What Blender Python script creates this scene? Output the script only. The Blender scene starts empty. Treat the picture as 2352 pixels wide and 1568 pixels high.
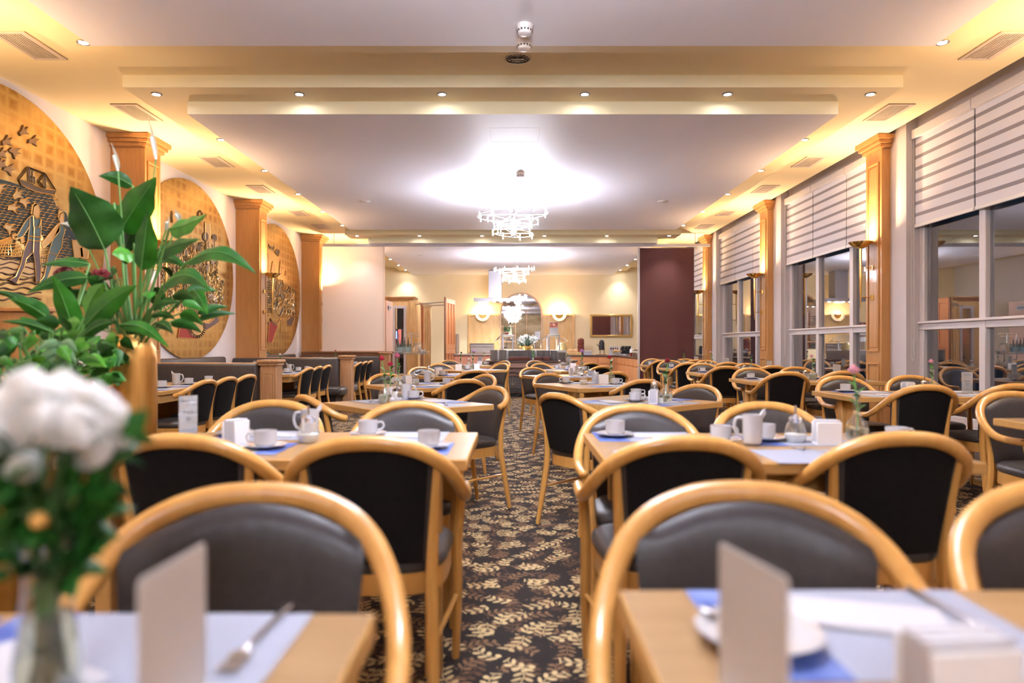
import bpy, bmesh, math, random
from mathutils import Vector, Matrix, Euler
random.seed(7)
PI = math.pi
R = math.radians
SC = bpy.context.scene
COL = SC.collection

# ------------------------------------------------------------------ camera, world, exposure
CAM_Z = 1.12
F = 1568.0          # focal length in pixels of the 2352 px wide frame (24 mm on 36 mm)
VX, VY = 1178.0, 794.0
cam_d = bpy.data.cameras.new('camera')
cam = bpy.data.objects.new('camera', cam_d)
COL.objects.link(cam)
cam.location = (0, 0, CAM_Z)
cam.rotation_euler = (R(90), 0, 0)
cam_d.sensor_width = 36
cam_d.lens = 24
cam_d.shift_x = -(VX - 1176) / 2352
cam_d.shift_y = (VY - 784) / 2352
cam_d.clip_start = 0.05
cam_d.dof.use_dof = True
cam_d.dof.focus_distance = 8.0
cam_d.dof.aperture_fstop = 1.75
SC.camera = cam
w = bpy.data.worlds.new('night'); SC.world = w; w.use_nodes = True
w.node_tree.nodes['Background'].inputs[0].default_value = (0.10, 0.13, 0.2, 1)
w.node_tree.nodes['Background'].inputs[1].default_value = 0.06
SC.view_settings.view_transform = 'Standard'
SC.view_settings.look = 'None'
SC.view_settings.gamma = 1
SC.view_settings.exposure = 2.76
SC.view_settings.use_curve_mapping = False
SC.cycles.use_denoising = True
SC.cycles.use_light_tree = True
SC.cycles.max_bounces = 8
SC.cycles.use_adaptive_sampling = True
SC.cycles.adaptive_threshold = 0.02
SC.cycles.transparent_max_bounces = 24
SC.cycles.caustics_reflective = False
SC.cycles.caustics_refractive = False
SC.cycles.sample_clamp_indirect = 6.0

W_CHAND, W_SPOT, W_SCONCE = 4.0, 12.0, 68.0
COOL, NEUT, WARM = (0.82, 0.86, 1.0), (1.0, 0.93, 0.88), (1.0, 0.66, 0.36)

def P(px, py, d):
    return Vector(((px - VX) * d / F, d, CAM_Z + (VY - py) * d / F))

# ------------------------------------------------------------------ node helpers
class N:
    def __init__(s, mat):
        s.nt = mat.node_tree; s.nodes = s.nt.nodes; s.l = s.nt.links
    def new(s, t, **kw):
        n = s.nodes.new(t)
        for k, v in kw.items(): setattr(n, k, v)
        return n
    def put(s, sock, v):
        if isinstance(v, bpy.types.NodeSocket): s.l.new(v, sock)
        else: sock.default_value = v
    def m(s, op, a, b=0.0, c=0.0, clamp=False):
        n = s.new('ShaderNodeMath', operation=op); n.use_clamp = clamp
        s.put(n.inputs[0], a); s.put(n.inputs[1], b)
        if op in ('MULTIPLY_ADD', 'COMPARE', 'SMOOTH_MIN', 'WRAP'): s.put(n.inputs[2], c)
        return n.outputs[0]
    def mix(s, f, a, b):
        n = s.new('ShaderNodeMix', data_type='RGBA')
        s.put(n.inputs[0], f); s.put(n.inputs[6], a); s.put(n.inputs[7], b)
        return n.outputs[2]
    def ramp(s, f, lo, hi):
        n = s.new('ShaderNodeMapRange'); s.put(n.inputs[0], f)
        n.inputs[1].default_value = lo; n.inputs[2].default_value = hi
        return n.outputs[0]

def c4(c): return (c[0], c[1], c[2], 1.0)
MATS = {}
def mat(name, col=(.5, .5, .5), rough=.5, metal=0.0, **kw):
    if name in MATS: return MATS[name]
    m = bpy.data.materials.new(name); m.use_nodes = True
    b = m.node_tree.nodes['Principled BSDF']
    b.inputs['Base Color'].default_value = c4(col)
    b.inputs['Roughness'].default_value = rough
    b.inputs['Metallic'].default_value = metal
    for k, v in kw.items():
        k = k.replace('_', ' ')
        if k in b.inputs: b.inputs[k].default_value = v
    MATS[name] = m
    return m
def noisy(name, col, col2, scale=(8, 8, 8), rough=.5, detail=4, lo=.35, hi=.65, bump=0.0, metal=0.0, rough2=None, **kw):
    if name in MATS: return MATS[name]
    m = mat(name, col, rough, metal, **kw); n = N(m); b = n.nodes['Principled BSDF']
    tc = n.new('ShaderNodeTexCoord'); mp = n.new('ShaderNodeMapping')
    mp.inputs['Scale'].default_value = scale
    n.l.new(tc.outputs['Object'], mp.inputs[0])
    t = n.new('ShaderNodeTexNoise'); t.inputs['Scale'].default_value = 1; t.inputs['Detail'].default_value = detail
    n.l.new(mp.outputs[0], t.inputs['Vector'])
    f = n.ramp(t.outputs[0], lo, hi)
    n.l.new(n.mix(f, c4(col), c4(col2)), b.inputs['Base Color'])
    if bump:
        bp = n.new('ShaderNodeBump'); bp.inputs['Strength'].default_value = bump; bp.inputs['Distance'].default_value = .004
        n.l.new(t.outputs[0], bp.inputs['Height']); n.l.new(bp.outputs[0], b.inputs['Normal'])
    if rough2 is not None:
        n.l.new(n.m('MULTIPLY_ADD', f, rough2 - rough, rough), b.inputs['Roughness'])
    return m
def emit(name, col, s):
    if name in MATS: return MATS[name]
    m = mat(name, (.8, .8, .8)); b = m.node_tree.nodes['Principled BSDF']
    b.inputs['Emission Color'].default_value = c4(col); b.inputs['Emission Strength'].default_value = s
    return m

wood_chair = noisy('beech_lacquer', (.56, .275, .066), (.62, .325, .085), (30, 30, 4), .28, Coat_Weight=.3, Coat_Roughness=.12)
wood_table = noisy('table_veneer', (.295, .17, .066), (.335, .20, .082), (3, 40, 10), .32, Coat_Weight=.25, Coat_Roughness=.2)
wood_edge = noisy('table_edge_wood', (.50, .275, .085), (.55, .31, .10), (3, 30, 30), .35)
wood_pil = noisy('pilaster_wood', (.44, .205, .062), (.50, .25, .082), (40, 40, 2.5), .38, Coat_Weight=.15)
wood_booth = noisy('booth_wood', (.42, .22, .10), (.50, .28, .14), (40, 40, 3), .4)
wood_orange = noisy('orange_counter_front', (.66, .30, .12), (.72, .35, .15), (4, 4, 30), .4)
wood_dark = noisy('brown_cap_wood', (.20, .085, .04), (.26, .11, .05), (3, 30, 30), .4)
wood_red = noisy('red_brown_wood', (.40, .14, .05), (.50, .19, .07), (40, 40, 2), .35)
maple = noisy('maple_panel', (.74, .47, .19), (.82, .56, .26), (9, 9, 3), .4)
back_fabric = noisy('black_back_fabric', (.007, .006, .006), (.011, .009, .009), (120, 120, 120), .95, Specular_IOR_Level=.15)
leather = noisy('dark_leather', (.030, .0245, .024), (.038, .031, .030), (60, 60, 60), .42, bump=.15, Sheen_Weight=.05)
leather_booth = noisy('booth_leather', (.048, .039, .038), (.062, .051, .049), (40, 40, 40), .38, bump=.12)
porcelain = mat('porcelain', (.50, .49, .50), .12, Coat_Weight=.3)
white_plastic = mat('white_plastic', (.78, .76, .75), .35)
paper = mat('white_paper', (.50, .49, .51), .7)
chrome = mat('chrome', (.78, .78, .80), .10, 1.0)
steel = mat('brushed_steel', (.36, .34, .36), .42, .85)
cutlery = mat('cutlery_steel', (.50, .48, .48), .22, 1.0)
brass = mat('polished_brass', (.83, .58, .20), .12, 1.0)
black = mat('black_plastic', (.015, .015, .018), .35)
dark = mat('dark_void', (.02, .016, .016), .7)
white_paint = mat('white_window_paint', (.64, .60, .62), .38)
wall_white = noisy('wall_white', (.78, .73, .74), (.80, .75, .76), (3, 3, 3), .75)
pier_paint = mat('pier_paint', (.55, .51, .53), .7)
ceil_white = noisy('ceiling_white', (.84, .82, .90), (.86, .84, .92), (1, 1, 1), .55)
ceil_cream = mat('ceiling_cream', (.86, .72, .46), .6)
ceil_cream_lit = mat('ceiling_cream_lit', (.88, .82, .58), .6)  # same cream paint, made lighter for the light on the upright step faces
wall_yellow = noisy('wall_yellow', (.90, .76, .48), (.92, .79, .52), (2, 2, 2), .75)
glass = mat('clear_glass', (1, 1, 1), .02, Transmission_Weight=1.0, IOR=1.45)
maroon = noisy('maroon_fabric', (.105, .034, .034), (.125, .042, .040), (90, 90, 90), .8)
gold_vase = noisy('brushed_gold', (.60, .33, .085), (.70, .41, .13), (30, 30, 3), .30, metal=1.0, rough2=.42)
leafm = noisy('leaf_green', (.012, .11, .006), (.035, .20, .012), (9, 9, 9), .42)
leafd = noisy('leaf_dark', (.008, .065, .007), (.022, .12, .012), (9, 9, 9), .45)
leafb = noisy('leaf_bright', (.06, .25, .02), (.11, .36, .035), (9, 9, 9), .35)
for _l in (leafm, leafd, leafb):
    _l.node_tree.nodes['Principled BSDF'].inputs['Specular IOR Level'].default_value = 0.35
stemm = mat('stem_green', (.12, .30, .07), .5)
spathe = mat('spathe_white', (.80, .82, .72), .5)
water_glass = mat('green_tinted_glass', (.92, .97, .90), .03, Transmission_Weight=1.0, IOR=1.3)
def thin_glass(name, tint=(1, 1, 1), refl=.04):
    if name in MATS: return MATS[name]
    m = bpy.data.materials.new(name); m.use_nodes = True; n = N(m); nt = m.node_tree
    nt.nodes.remove(nt.nodes['Principled BSDF'])
    out = nt.nodes['Material Output']
    tr = n.new('ShaderNodeBsdfTransparent'); tr.inputs[0].default_value = c4(tint)
    gl = n.new('ShaderNodeBsdfGlossy'); gl.inputs['Roughness'].default_value = .01; gl.inputs[0].default_value = (1, 1, 1, 1)
    fr = n.new('ShaderNodeLayerWeight'); fr.inputs[0].default_value = .5
    f = n.m('MULTIPLY_ADD', n.m('POWER', fr.outputs['Facing'], 3.0), .75, refl)
    mx = n.new('ShaderNodeMixShader')
    n.l.new(f, mx.inputs[0]); n.l.new(tr.outputs[0], mx.inputs[1]); n.l.new(gl.outputs[0], mx.inputs[2])
    n.l.new(mx.outputs[0], out.inputs[0])
    MATS[name] = m
    return m
tglass = thin_glass('thin_clear_glass', (.96, .98, .97), .15)
wglass = thin_glass('window_glass', (.55, .56, .58), .26)

def carpet_material():
    m = mat('carpet_leaves', (.02, .015, .012), .95); n = N(m); b = n.nodes['Principled BSDF']
    tc = n.new('ShaderNodeTexCoord')
    col = c4((.012, .006, .0035))
    def layer(col, scale, off, colour, seed, n_leaf, lw, keep):
        mp = n.new('ShaderNodeMapping'); mp.inputs['Scale'].default_value = (scale, scale, 1)
        mp.inputs['Location'].default_value = (off[0], off[1], 0); mp.inputs['Rotation'].default_value = (0, 0, seed * .37)
        n.l.new(tc.outputs['Object'], mp.inputs[0])
        fl = n.new('ShaderNodeVectorMath', operation='FLOOR'); n.l.new(mp.outputs[0], fl.inputs[0])
        fr = n.new('ShaderNodeVectorMath', operation='SUBTRACT'); n.l.new(mp.outputs[0], fr.inputs[0]); n.l.new(fl.outputs[0], fr.inputs[1])
        ce = n.new('ShaderNodeVectorMath', operation='SUBTRACT'); n.l.new(fr.outputs[0], ce.inputs[0]); ce.inputs[1].default_value = (.5, .5, 0)
        wn = n.new('ShaderNodeTexWhiteNoise', noise_dimensions='3D')
        ad = n.new('ShaderNodeVectorMath', operation='ADD'); n.l.new(fl.outputs[0], ad.inputs[0]); ad.inputs[1].default_value = (seed, seed * 2, 0)
        n.l.new(ad.outputs[0], wn.inputs['Vector'])
        vr = n.new('ShaderNodeVectorRotate', rotation_type='Z_AXIS')
        n.l.new(ce.outputs[0], vr.inputs['Vector']); n.l.new(n.m('MULTIPLY', wn.outputs['Value'], 6.283), vr.inputs['Angle'])
        sp = n.new('ShaderNodeSeparateXYZ'); n.l.new(vr.outputs[0], sp.inputs[0])
        x = sp.outputs[0]; y0 = sp.outputs[1]
        y = n.m('ADD', y0, n.m('MULTIPLY_ADD', n.m('MULTIPLY', x, x), .8, -.06))
        ay = n.m('ABSOLUTE', y)
        xl = n.m('SUBTRACT', x, n.m('MULTIPLY', ay, .55))
        fx = n.m('DIVIDE', n.m('SUBTRACT', n.m('FRACT', n.m('MULTIPLY', xl, n_leaf)), .5), n_leaf)
        ly = n.m('SUBTRACT', ay, .115)
        d = n.m('ADD', n.m('POWER', n.m('DIVIDE', n.m('ABSOLUTE', fx), lw), 2.0), n.m('POWER', n.m('DIVIDE', n.m('ABSOLUTE', ly), .095), 2.0))
        leaf = n.m('LESS_THAN', d, 1.0)
        inx = n.m('LESS_THAN', n.m('ABSOLUTE', x), .40)
        stem = n.m('LESS_THAN', ay, .013)
        msk = n.m('MULTIPLY', n.m('MAXIMUM', leaf, stem), inx)
        msk = n.m('MULTIPLY', msk, n.m('LESS_THAN', wn.outputs['Value'], keep))
        return n.mix(msk, col, c4(colour))
    col = layer(col, 5.4, (.3, .1), (.085, .040, .018), 4.0, 5.0, .062, 1.0)
    col = layer(col, 6.4, (.7, .45), (.19, .10, .045), 9.0, 5.0, .055, .9)
    col = layer(col, 5.6, (.15, .8), (.46, .32, .15), 2.0, 5.0, .056, .75)
    col = layer(col, 6.8, (.55, .25), (.54, .39, .19), 6.0, 4.0, .075, .55)
    n.l.new(col, b.inputs['Base Color'])
    return m
carpet = carpet_material()

def gold_leaf_material():
    m = mat('gold_leaf_tiles', (.7, .42, .1), .34, 0.75); n = N(m); b = n.nodes['Principled BSDF']
    tc = n.new('ShaderNodeTexCoord'); sp = n.new('ShaderNodeSeparateXYZ'); n.l.new(tc.outputs['Object'], sp.inputs[0])
    def cell(v, s, wdt):
        f = n.m('ABSOLUTE', n.m('SUBTRACT', n.m('FRACT', n.m('MULTIPLY', v, s)), .5))
        return n.ramp(f, .5 - wdt, .5)
    y, z = sp.outputs[1], sp.outputs[2]
    small = n.m('MAXIMUM', cell(y, 6.2, .30), cell(z, 7.4, .30))
    seam = n.m('MAXIMUM', n.m('GREATER_THAN', cell(y, 1.25, .012), .5), n.m('GREATER_THAN', cell(z, 1.25, .012), .5))
    ns = n.new('ShaderNodeTexNoise'); ns.inputs['Scale'].default_value = 3.2; ns.inputs['Detail'].default_value = 3
    n.l.new(tc.outputs['Object'], ns.inputs['Vector'])
    k = n.m('ADD', n.m('MULTIPLY', small, n.ramp(ns.outputs[0], .35, .75)), n.m('MULTIPLY', n.ramp(ns.outputs[0], .62, .3), .8), 0, True)
    c = n.mix(k, c4((.36, .18, .035)), c4((.64, .43, .145)))
    c = n.mix(seam, c, c4((.50, .28, .09)))
    n.l.new(c, b.inputs['Base Color'])
    return m
gold_leaf = gold_leaf_material()

def blind_material():
    m = mat('zebra_blind', (.8, .8, .8), .8); n = N(m); b = n.nodes['Principled BSDF']
    tc = n.new('ShaderNodeTexCoord'); sp = n.new('ShaderNodeSeparateXYZ'); n.l.new(tc.outputs['Object'], sp.inputs[0])
    f = n.m('FRACT', n.m('MULTIPLY', n.m('ADD', sp.outputs[2], .03), 8.0))
    k = n.m('LESS_THAN', f, .30)
    n.l.new(n.mix(k, c4((.70, .69, .76)), c4((.28, .26, .30))), b.inputs['Base Color'])
    return m
blind_m = blind_material()

def placemat_material():
    m = mat('placemat_paper', (.8, .8, .8), .55); n = N(m); b = n.nodes['Principled BSDF']
    tc = n.new('ShaderNodeTexCoord'); sp = n.new('ShaderNodeSeparateXYZ'); n.l.new(tc.outputs['Object'], sp.inputs[0])
    wv = n.m('MULTIPLY', n.m('SINE', n.m('MULTIPLY', sp.outputs[1], 14)), .02)
    k = n.m('LESS_THAN', n.m('ADD', sp.outputs[0], wv), -.10)
    t = n.new('ShaderNodeTexNoise'); t.inputs['Scale'].default_value = 14
    n.l.new(tc.outputs['Object'], t.inputs['Vector'])
    blue = n.mix(n.ramp(t.outputs[0], .4, .7), c4((.04, .085, .32)), c4((.16, .22, .46)))
    n.l.new(n.mix(k, c4((.29, .31, .385)), blue), b.inputs['Base Color'])
    return m
placemat_m = placemat_material()
# ------------------------------------------------------------------ mesh helpers
JIT = random.Random(99)
class MB:
    def __init__(s): s.bm = bmesh.new(); s.mi = 0
    def _merge(s, b, M=None):
        if M is not None: bmesh.ops.transform(b, matrix=M, verts=b.verts)
        mp = {}
        for v in b.verts: mp[v] = s.bm.verts.new(v.co)
        for f in b.faces:
            try:
                g = s.bm.faces.new([mp[v] for v in f.verts]); g.material_index = s.mi
            except ValueError: pass
        b.free()
    def box(s, x0, x1, y0, y1, z0, z1, bev=0.0, M=None, seg=1):
        e = JIT.uniform(.0002, .0011); x0, x1 = sorted((x0, x1)); y0, y1 = sorted((y0, y1)); z0, z1 = sorted((z0, z1))
        x0 -= e; x1 += e; y0 -= e; y1 += e; z1 += e * .3
        b = bmesh.new()
        bmesh.ops.create_cube(b, size=1)
        T = Matrix.Translation(((x0 + x1) / 2, (y0 + y1) / 2, (z0 + z1) / 2)) @ Matrix.Diagonal((abs(x1 - x0), abs(y1 - y0), abs(z1 - z0), 1))
        bmesh.ops.transform(b, matrix=T, verts=b.verts)
        if bev: bmesh.ops.bevel(b, geom=b.edges[:], offset=bev, segments=seg, affect='EDGES', profile=.5)
        s._merge(b, M); return s
    def quad(s, *p):
        vs = [s.bm.verts.new(Vector(q)) for q in p]
        f = s.bm.faces.new(vs); f.material_index = s.mi; return s
    def tube(s, pts, rad, n=8, caps=True, closed=False, flat=None):
        pts = [Vector(p) for p in pts]; k = len(pts)
        if not isinstance(rad, (list, tuple)): rad = [rad] * k
        rings = []; prev = None
        for i, p in enumerate(pts):
            if closed: t = pts[(i + 1) % k] - pts[i - 1]
            else: t = pts[min(i + 1, k - 1)] - pts[max(i - 1, 0)]
            t.normalize()
            up = Vector((0, 0, 1)) if abs(t.z) < .95 else Vector((0, 1, 0))
            if prev is None: a = t.cross(up).normalized()
            else:
                a = (prev - t * prev.dot(t))
                a = a.normalized() if a.length > 1e-6 else t.cross(up).normalized()
            prev = a; b = t.cross(a)
            fl = 1.0 if flat is None else flat
            rings.append([s.bm.verts.new(p + a * math.cos(2 * PI * j / n) * rad[i] + b * math.sin(2 * PI * j / n) * rad[i] * fl) for j in range(n)])
        m = k if closed else k - 1
        for i in range(m):
            A, B = rings[i], rings[(i + 1) % k]
            for j in range(n):
                f = s.bm.faces.new((A[j], A[(j + 1) % n], B[(j + 1) % n], B[j])); f.material_index = s.mi
        if caps and not closed:
            for i, sg in ((0, -1), (k - 1, 1)):
                t = (pts[1] - pts[0]) if i == 0 else (pts[-1] - pts[-2])
                c = s.bm.verts.new(pts[i] + t.normalized() * sg * rad[i] * .55)
                q = rings[i]
                for j in range(n):
                    f = s.bm.faces.new((q[j], q[(j + 1) % n], c) if sg > 0 else (q[(j + 1) % n], q[j], c)); f.material_index = s.mi
        return s
    def lathe(s, prof, n=20, c=(0, 0, 0), sx=1, sy=1, a0=0, a1=2 * PI):
        c = Vector(c); full = abs(a1 - a0 - 2 * PI) < 1e-6
        m = n if full else n + 1
        rings = []
        for r, z in prof:
            if r < 1e-5: rings.append([s.bm.verts.new(c + Vector((0, 0, z)))])
            else: rings.append([s.bm.verts.new(c + Vector((r * sx * math.cos(a0 + (a1 - a0) * j / n), r * sy * math.sin(a0 + (a1 - a0) * j / n), z))) for j in range(m)])
        for A, B in zip(rings, rings[1:]):
            for j in range(n):
                k = (j + 1) % m
                if len(A) == 1 and len(B) == 1: continue
                if len(A) == 1: q = (A[0], B[k], B[j])
                elif len(B) == 1: q = (A[j], A[k], B[0])
                else: q = (A[j], A[k], B[k], B[j])
                f = s.bm.faces.new(q); f.material_index = s.mi
        return s
    def prism(s, poly, v):
        """poly: list of 3D points (planar); v: extrusion vector"""
        v = Vector(v)
        A = [s.bm.verts.new(Vector(p)) for p in poly]; B = [s.bm.verts.new(Vector(p) + v) for p in poly]
        fs = [s.bm.faces.new(A[::-1]), s.bm.faces.new(B)]
        for i in range(len(A)):
            k = (i + 1) % len(A); fs.append(s.bm.faces.new((A[i], A[k], B[k], B[i])))
        for f in fs: f.material_index = s.mi
        return s
    def ball(s, c, r, sub=2, sc=(1, 1, 1)):
        b = bmesh.new(); bmesh.ops.create_icosphere(b, subdivisions=sub, radius=r)
        s._merge(b, Matrix.Translation(c) @ Matrix.Diagonal((sc[0], sc[1], sc[2], 1))); return s
    def grid(s, fn, nu, nv, thick=0.0):
        V = [[s.bm.verts.new(Vector(fn(i / nu, j / nv))) for j in range(nv + 1)] for i in range(nu + 1)]
        for i in range(nu):
            for j in range(nv):
                f = s.bm.faces.new((V[i][j], V[i + 1][j], V[i + 1][j + 1], V[i][j + 1])); f.material_index = s.mi
        return s
    def build(s, name, m, parent=None, smooth=True, angle=38, fix=True):
        if fix: bmesh.ops.recalc_face_normals(s.bm, faces=s.bm.faces[:])
        me = bpy.data.meshes.new(name); s.bm.to_mesh(me); s.bm.free()
        for q in (m if isinstance(m, (list, tuple)) else [m]): me.materials.append(q)
        if smooth:
            me.shade_smooth(); me.set_sharp_from_angle(angle=R(angle))
        o = bpy.data.objects.new(name, me); COL.objects.link(o)
        if parent is not None: o.parent = parent
        return o

def tag(o, label, cat, group=None, kind=None):
    o['label'] = label; o['category'] = cat
    if group: o['group'] = group
    if kind: o['kind'] = kind
    return o
def thing(name, label, cat, loc=(0, 0, 0), rotz=0, group=None):
    o = bpy.data.objects.new(name, None); COL.objects.link(o)
    o.empty_display_size = .1
    o.location = loc; o.rotation_euler = (0, 0, rotz)
    return tag(o, label, cat, group)
def struct(o):
    o['kind'] = 'structure'; return o
def copy_tree(o, parent=None):
    c = o.copy(); COL.objects.link(c)
    if parent is not None: c.parent = parent
    for ch in list(KIDS.get(o.name, [])): copy_tree(ch, c)
    return c
KIDS = {}
PROTO = {}
def place(kind, maker, label, loc, rotz=0, group=None, tilt=None):
    """first use builds the thing, later uses copy it and each of its parts"""
    if kind not in PROTO:
        o = maker()
        bpy.context.view_layer.update()
        def reg(x):
            KIDS[x.name] = [c for c in x.children]
            for c in x.children: reg(c)
        reg(o); PROTO[kind] = o
    else:
        src = PROTO[kind]; o = copy_tree(src)
        if 'group' in o: del o['group']
    o.location = loc; o.rotation_euler = (tilt[0] if tilt else 0, tilt[1] if tilt else 0, rotz)
    o['label'] = label
    if group: o['group'] = group
    return o
def hull_spline(pts, n):
    """Catmull-Rom through pts"""
    pts = [Vector(p) for p in pts]; out = []
    for i in range(len(pts) - 1):
        p0 = pts[max(i - 1, 0)]; p1 = pts[i]; p2 = pts[i + 1]; p3 = pts[min(i + 2, len(pts) - 1)]
        for k in range(n):
            t = k / n
            out.append(.5 * ((2 * p1) + (p2 - p0) * t + (2 * p0 - 5 * p1 + 4 * p2 - p3) * t * t + (3 * p1 - p0 - 3 * p2 + p3) * t ** 3))
    out.append(pts[-1]); return out
def point_light(loc, power, col, rad, parent=None, name='lamp'):
    d = bpy.data.lights.new(name, 'POINT'); d.energy = power; d.color = col; d.shadow_soft_size = rad
    o = bpy.data.objects.new(name, d); COL.objects.link(o); o.location = loc
    if parent is not None: o.parent = parent
    return o
def spot_light(loc, power, col, ang, blend=.6, rad=.03, parent=None, up=False):
    d = bpy.data.lights.new('lamp', 'SPOT'); d.energy = power; d.color = col; d.shadow_soft_size = rad
    d.spot_size = R(ang); d.spot_blend = blend
    o = bpy.data.objects.new('lamp', d); COL.objects.link(o); o.location = loc
    if up: o.rotation_euler = (PI, 0, 0)
    if parent is not None: o.parent = parent
    return o
TEXTS = {}
def lettering(txt, size, m, parent, loc, rot, name='lettering', align='CENTER'):
    key = (txt, size)
    if key not in TEXTS:
        c = bpy.data.curves.new('lettering', 'FONT'); c.body = txt; c.size = size; c.align_x = align; c.align_y = 'CENTER'; c.resolution_u = 2
        f = bpy.data.objects.new('tmp', c); COL.objects.link(f)
        bpy.context.view_layer.update()
        me = bpy.data.meshes.new_from_object(f.evaluated_get(bpy.context.evaluated_depsgraph_get()))
        bpy.data.objects.remove(f); me.materials.clear(); me.materials.append(m); TEXTS[key] = me
    o = bpy.data.objects.new(name, TEXTS[key]); COL.objects.link(o); o.parent = parent; o.location = loc; o.rotation_euler = rot
    return o

# ------------------------------------------------------------------ room shell
ZC = CAM_Z + 2.40; Z1 = CAM_Z + 2.29; Z2 = CAM_Z + 2.17
XL, XR, XW = -4.57, 4.31, 4.45
Y0, Y1 = -7.0, 20.9
mb = MB(); mb.box(XL - .2, XR + .6, Y0 - .2, Y1 + .2, -.1, 0); struct(mb.build('floor', carpet, smooth=False))
mb = MB(); mb.box(XL - .2, 4.24, Y0 - .2, Y1 + .2, ZC, ZC + .25); struct(mb.build('ceiling', ceil_cream, smooth=False))
mb = MB(); mb.box(4.24, 4.8, Y0 - .2, Y1 + .2, ZC + .18, ZC + .3); struct(mb.build('trim_1', pier_paint, smooth=False))
def ceil_block(hw, y0, y1, z0, z1, faces, under, nm):
    mb = MB(); mb.box(-hw, hw, y0, y1, z0, z1 + .002); o = mb.build(nm, [faces, under], smooth=False)
    for p in o.data.polygons:
        if p.normal.z < -.5: p.material_index = 1
    return struct(o)
k = 2
for (pa, pb, sa, sb) in ((-6.5, 4.94, -6.85, 5.33), (6.40, 12.77, 6.05, 13.15), (14.4, Y1, 14.05, Y1)):
    ceil_block(3.46, sa, sb, Z1, ZC, ceil_cream_lit, ceil_cream, 'trim_%d' % k); k += 1
    ceil_block(3.05, pa, pb, Z2, Z1, ceil_cream_lit, ceil_white, 'trim_%d' % k); k += 1
mb = MB(); mb.box(XL - .2, XL, Y0, Y1, 0, ZC); struct(mb.build('wall_left', wall_white, smooth=False))
mb = MB(); mb.box(XL - .2, XR + .6, Y1, Y1 + .2, 0, ZC + .3); struct(mb.build('wall_far', wall_yellow, smooth=False))
mb = MB(); mb.box(XL - .2, XR + .6, Y0 - .2, Y0, 0, ZC + .3)
struct(mb.build('wall_back', wall_yellow, smooth=False))
# window wall: piers, sill wall below the panes, head above, outer wall beyond the last window
PIL_Y = [-6.25, -2.75, 0.75, 4.25, 7.75, 11.25, 14.75, 18.25]
mb = MB()
ends = []
prev = Y0
for py in PIL_Y:
    mb.box(XR, XR + .5, py - .27, py + .42, 0, ZC + .2, M=None)
    ends.append((prev, py - .27)); prev = py + .42
ends.append((prev, Y1))
mb.box(XW + .06, XW + .25, Y0, Y1, 0, .30)
mb.box(XW - .1, XW + .2, Y0, Y1, .28, .33)
mb.box(XW - .02, XW + .25, Y0, Y1, 3.40, ZC + .3)
struct(mb.build('wall_right', pier_paint, smooth=False))
def window(y0, y1, idx):
    f = bpy.data.objects.new('window_%d' % idx, None); COL.objects.link(f); f['kind'] = 'structure'
    fr = MB(); X0, X1 = XW, XW + .07
    z0, z1 = .33, 3.42
    fr.box(X0, X1, y1 - .09, y1, z0, z1, .006); fr.box(X0, X1, y0, y0 + .09, z0, z1, .006)
    fr.box(X0, X1, y0, y1, z0, z0 + .08, .006); fr.box(X0, X1, y0, y1, z1 - .08, z1, .006)
    ms = [y1 - 1.02, y1 - 2.02] if y1 - y0 > 2.3 else [(y0 + y1) / 2]
    for m_ in ms: fr.box(X0 - .01, X1, m_ - .045, m_ + .045, z0, z1, .006)
    fr.box(X0 - .005, X1, y0, y1, 1.29, 1.375, .006)
    fr.box(X0 - .03, X0 + .01, y0 + .02, y1 - .02, 1.36, 1.385, .004)
    fr.build('window_frame', white_paint, f)
    edges = [y0 + .08] + sorted(ms) + [y1 - .08]
    for a, b in zip(edges, edges[1:]):
        for za, zb in ((z0 + .06, 1.30), (1.365, z1 - .06)):
            g = MB(); g.box(XW + .035, XW + .041, a, b, za, zb); g.build('window_pane', wglass, f, smooth=False)
    # roller blinds hang in front of the upper panes
    be = [y0 + .03] + [m_ + .03 for m_ in sorted(ms)] + [y1 - .02]
    return [(a + .012, b - .012) for a, b in zip(be, be[1:])]
blind_spots = []
for i, (a, b) in enumerate([(4.68, 7.48), (8.18, 10.98), (11.68, 14.48), (15.18, 17.98), (1.18, 3.98)]):
    blind_spots.append((i, window(a, b, i + 1)))
mb = MB()
for a, b in ((-7, .5), (18.6, Y1)):
    mb.box(XW, XW + .1, a, b, .3, 3.5)
struct(mb.build('trim_8', white_paint, smooth=False))
wn = ['second window from the camera', 'third window from the camera', 'fourth window from the camera', 'far room window', 'nearest window']
bn = ['nearer', 'middle', 'farther']
for i, spots in blind_spots:
    for j, (a, b) in enumerate(spots):
        t = thing('roller_blind', 'white striped roller blind, half lowered, %s part of the %s' % (bn[j], wn[i]), 'blind', (XW - .055, (a + b) / 2, 2.43), 0, 'striped roller blinds on the window wall')
        h = (b - a) / 2
        q = MB(); q.box(-.004, .004, -h, h, 0, .98); q.build('fabric', blind_m, t, smooth=False)
        q = MB(); q.box(-.012, .012, -h, h, -.025, .012, .004); q.build('bottom_bar', white_plastic, t)
        q = MB(); q.box(-.045, .045, -h - .006, h + .006, .94, 1.04, .006); q.build('headbox', white_paint, t)
        if j == len(spots) - 1:
            q = MB(); q.tube([(-.03, h - .02, .95), (-.03, h - .02, -1.45), (-.03, h + .005, -1.47), (-.03, h + .02, -1.45), (-.03, h + .02, .95)], .0022, 4); q.build('pull_cord', white_plastic, t)

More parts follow.
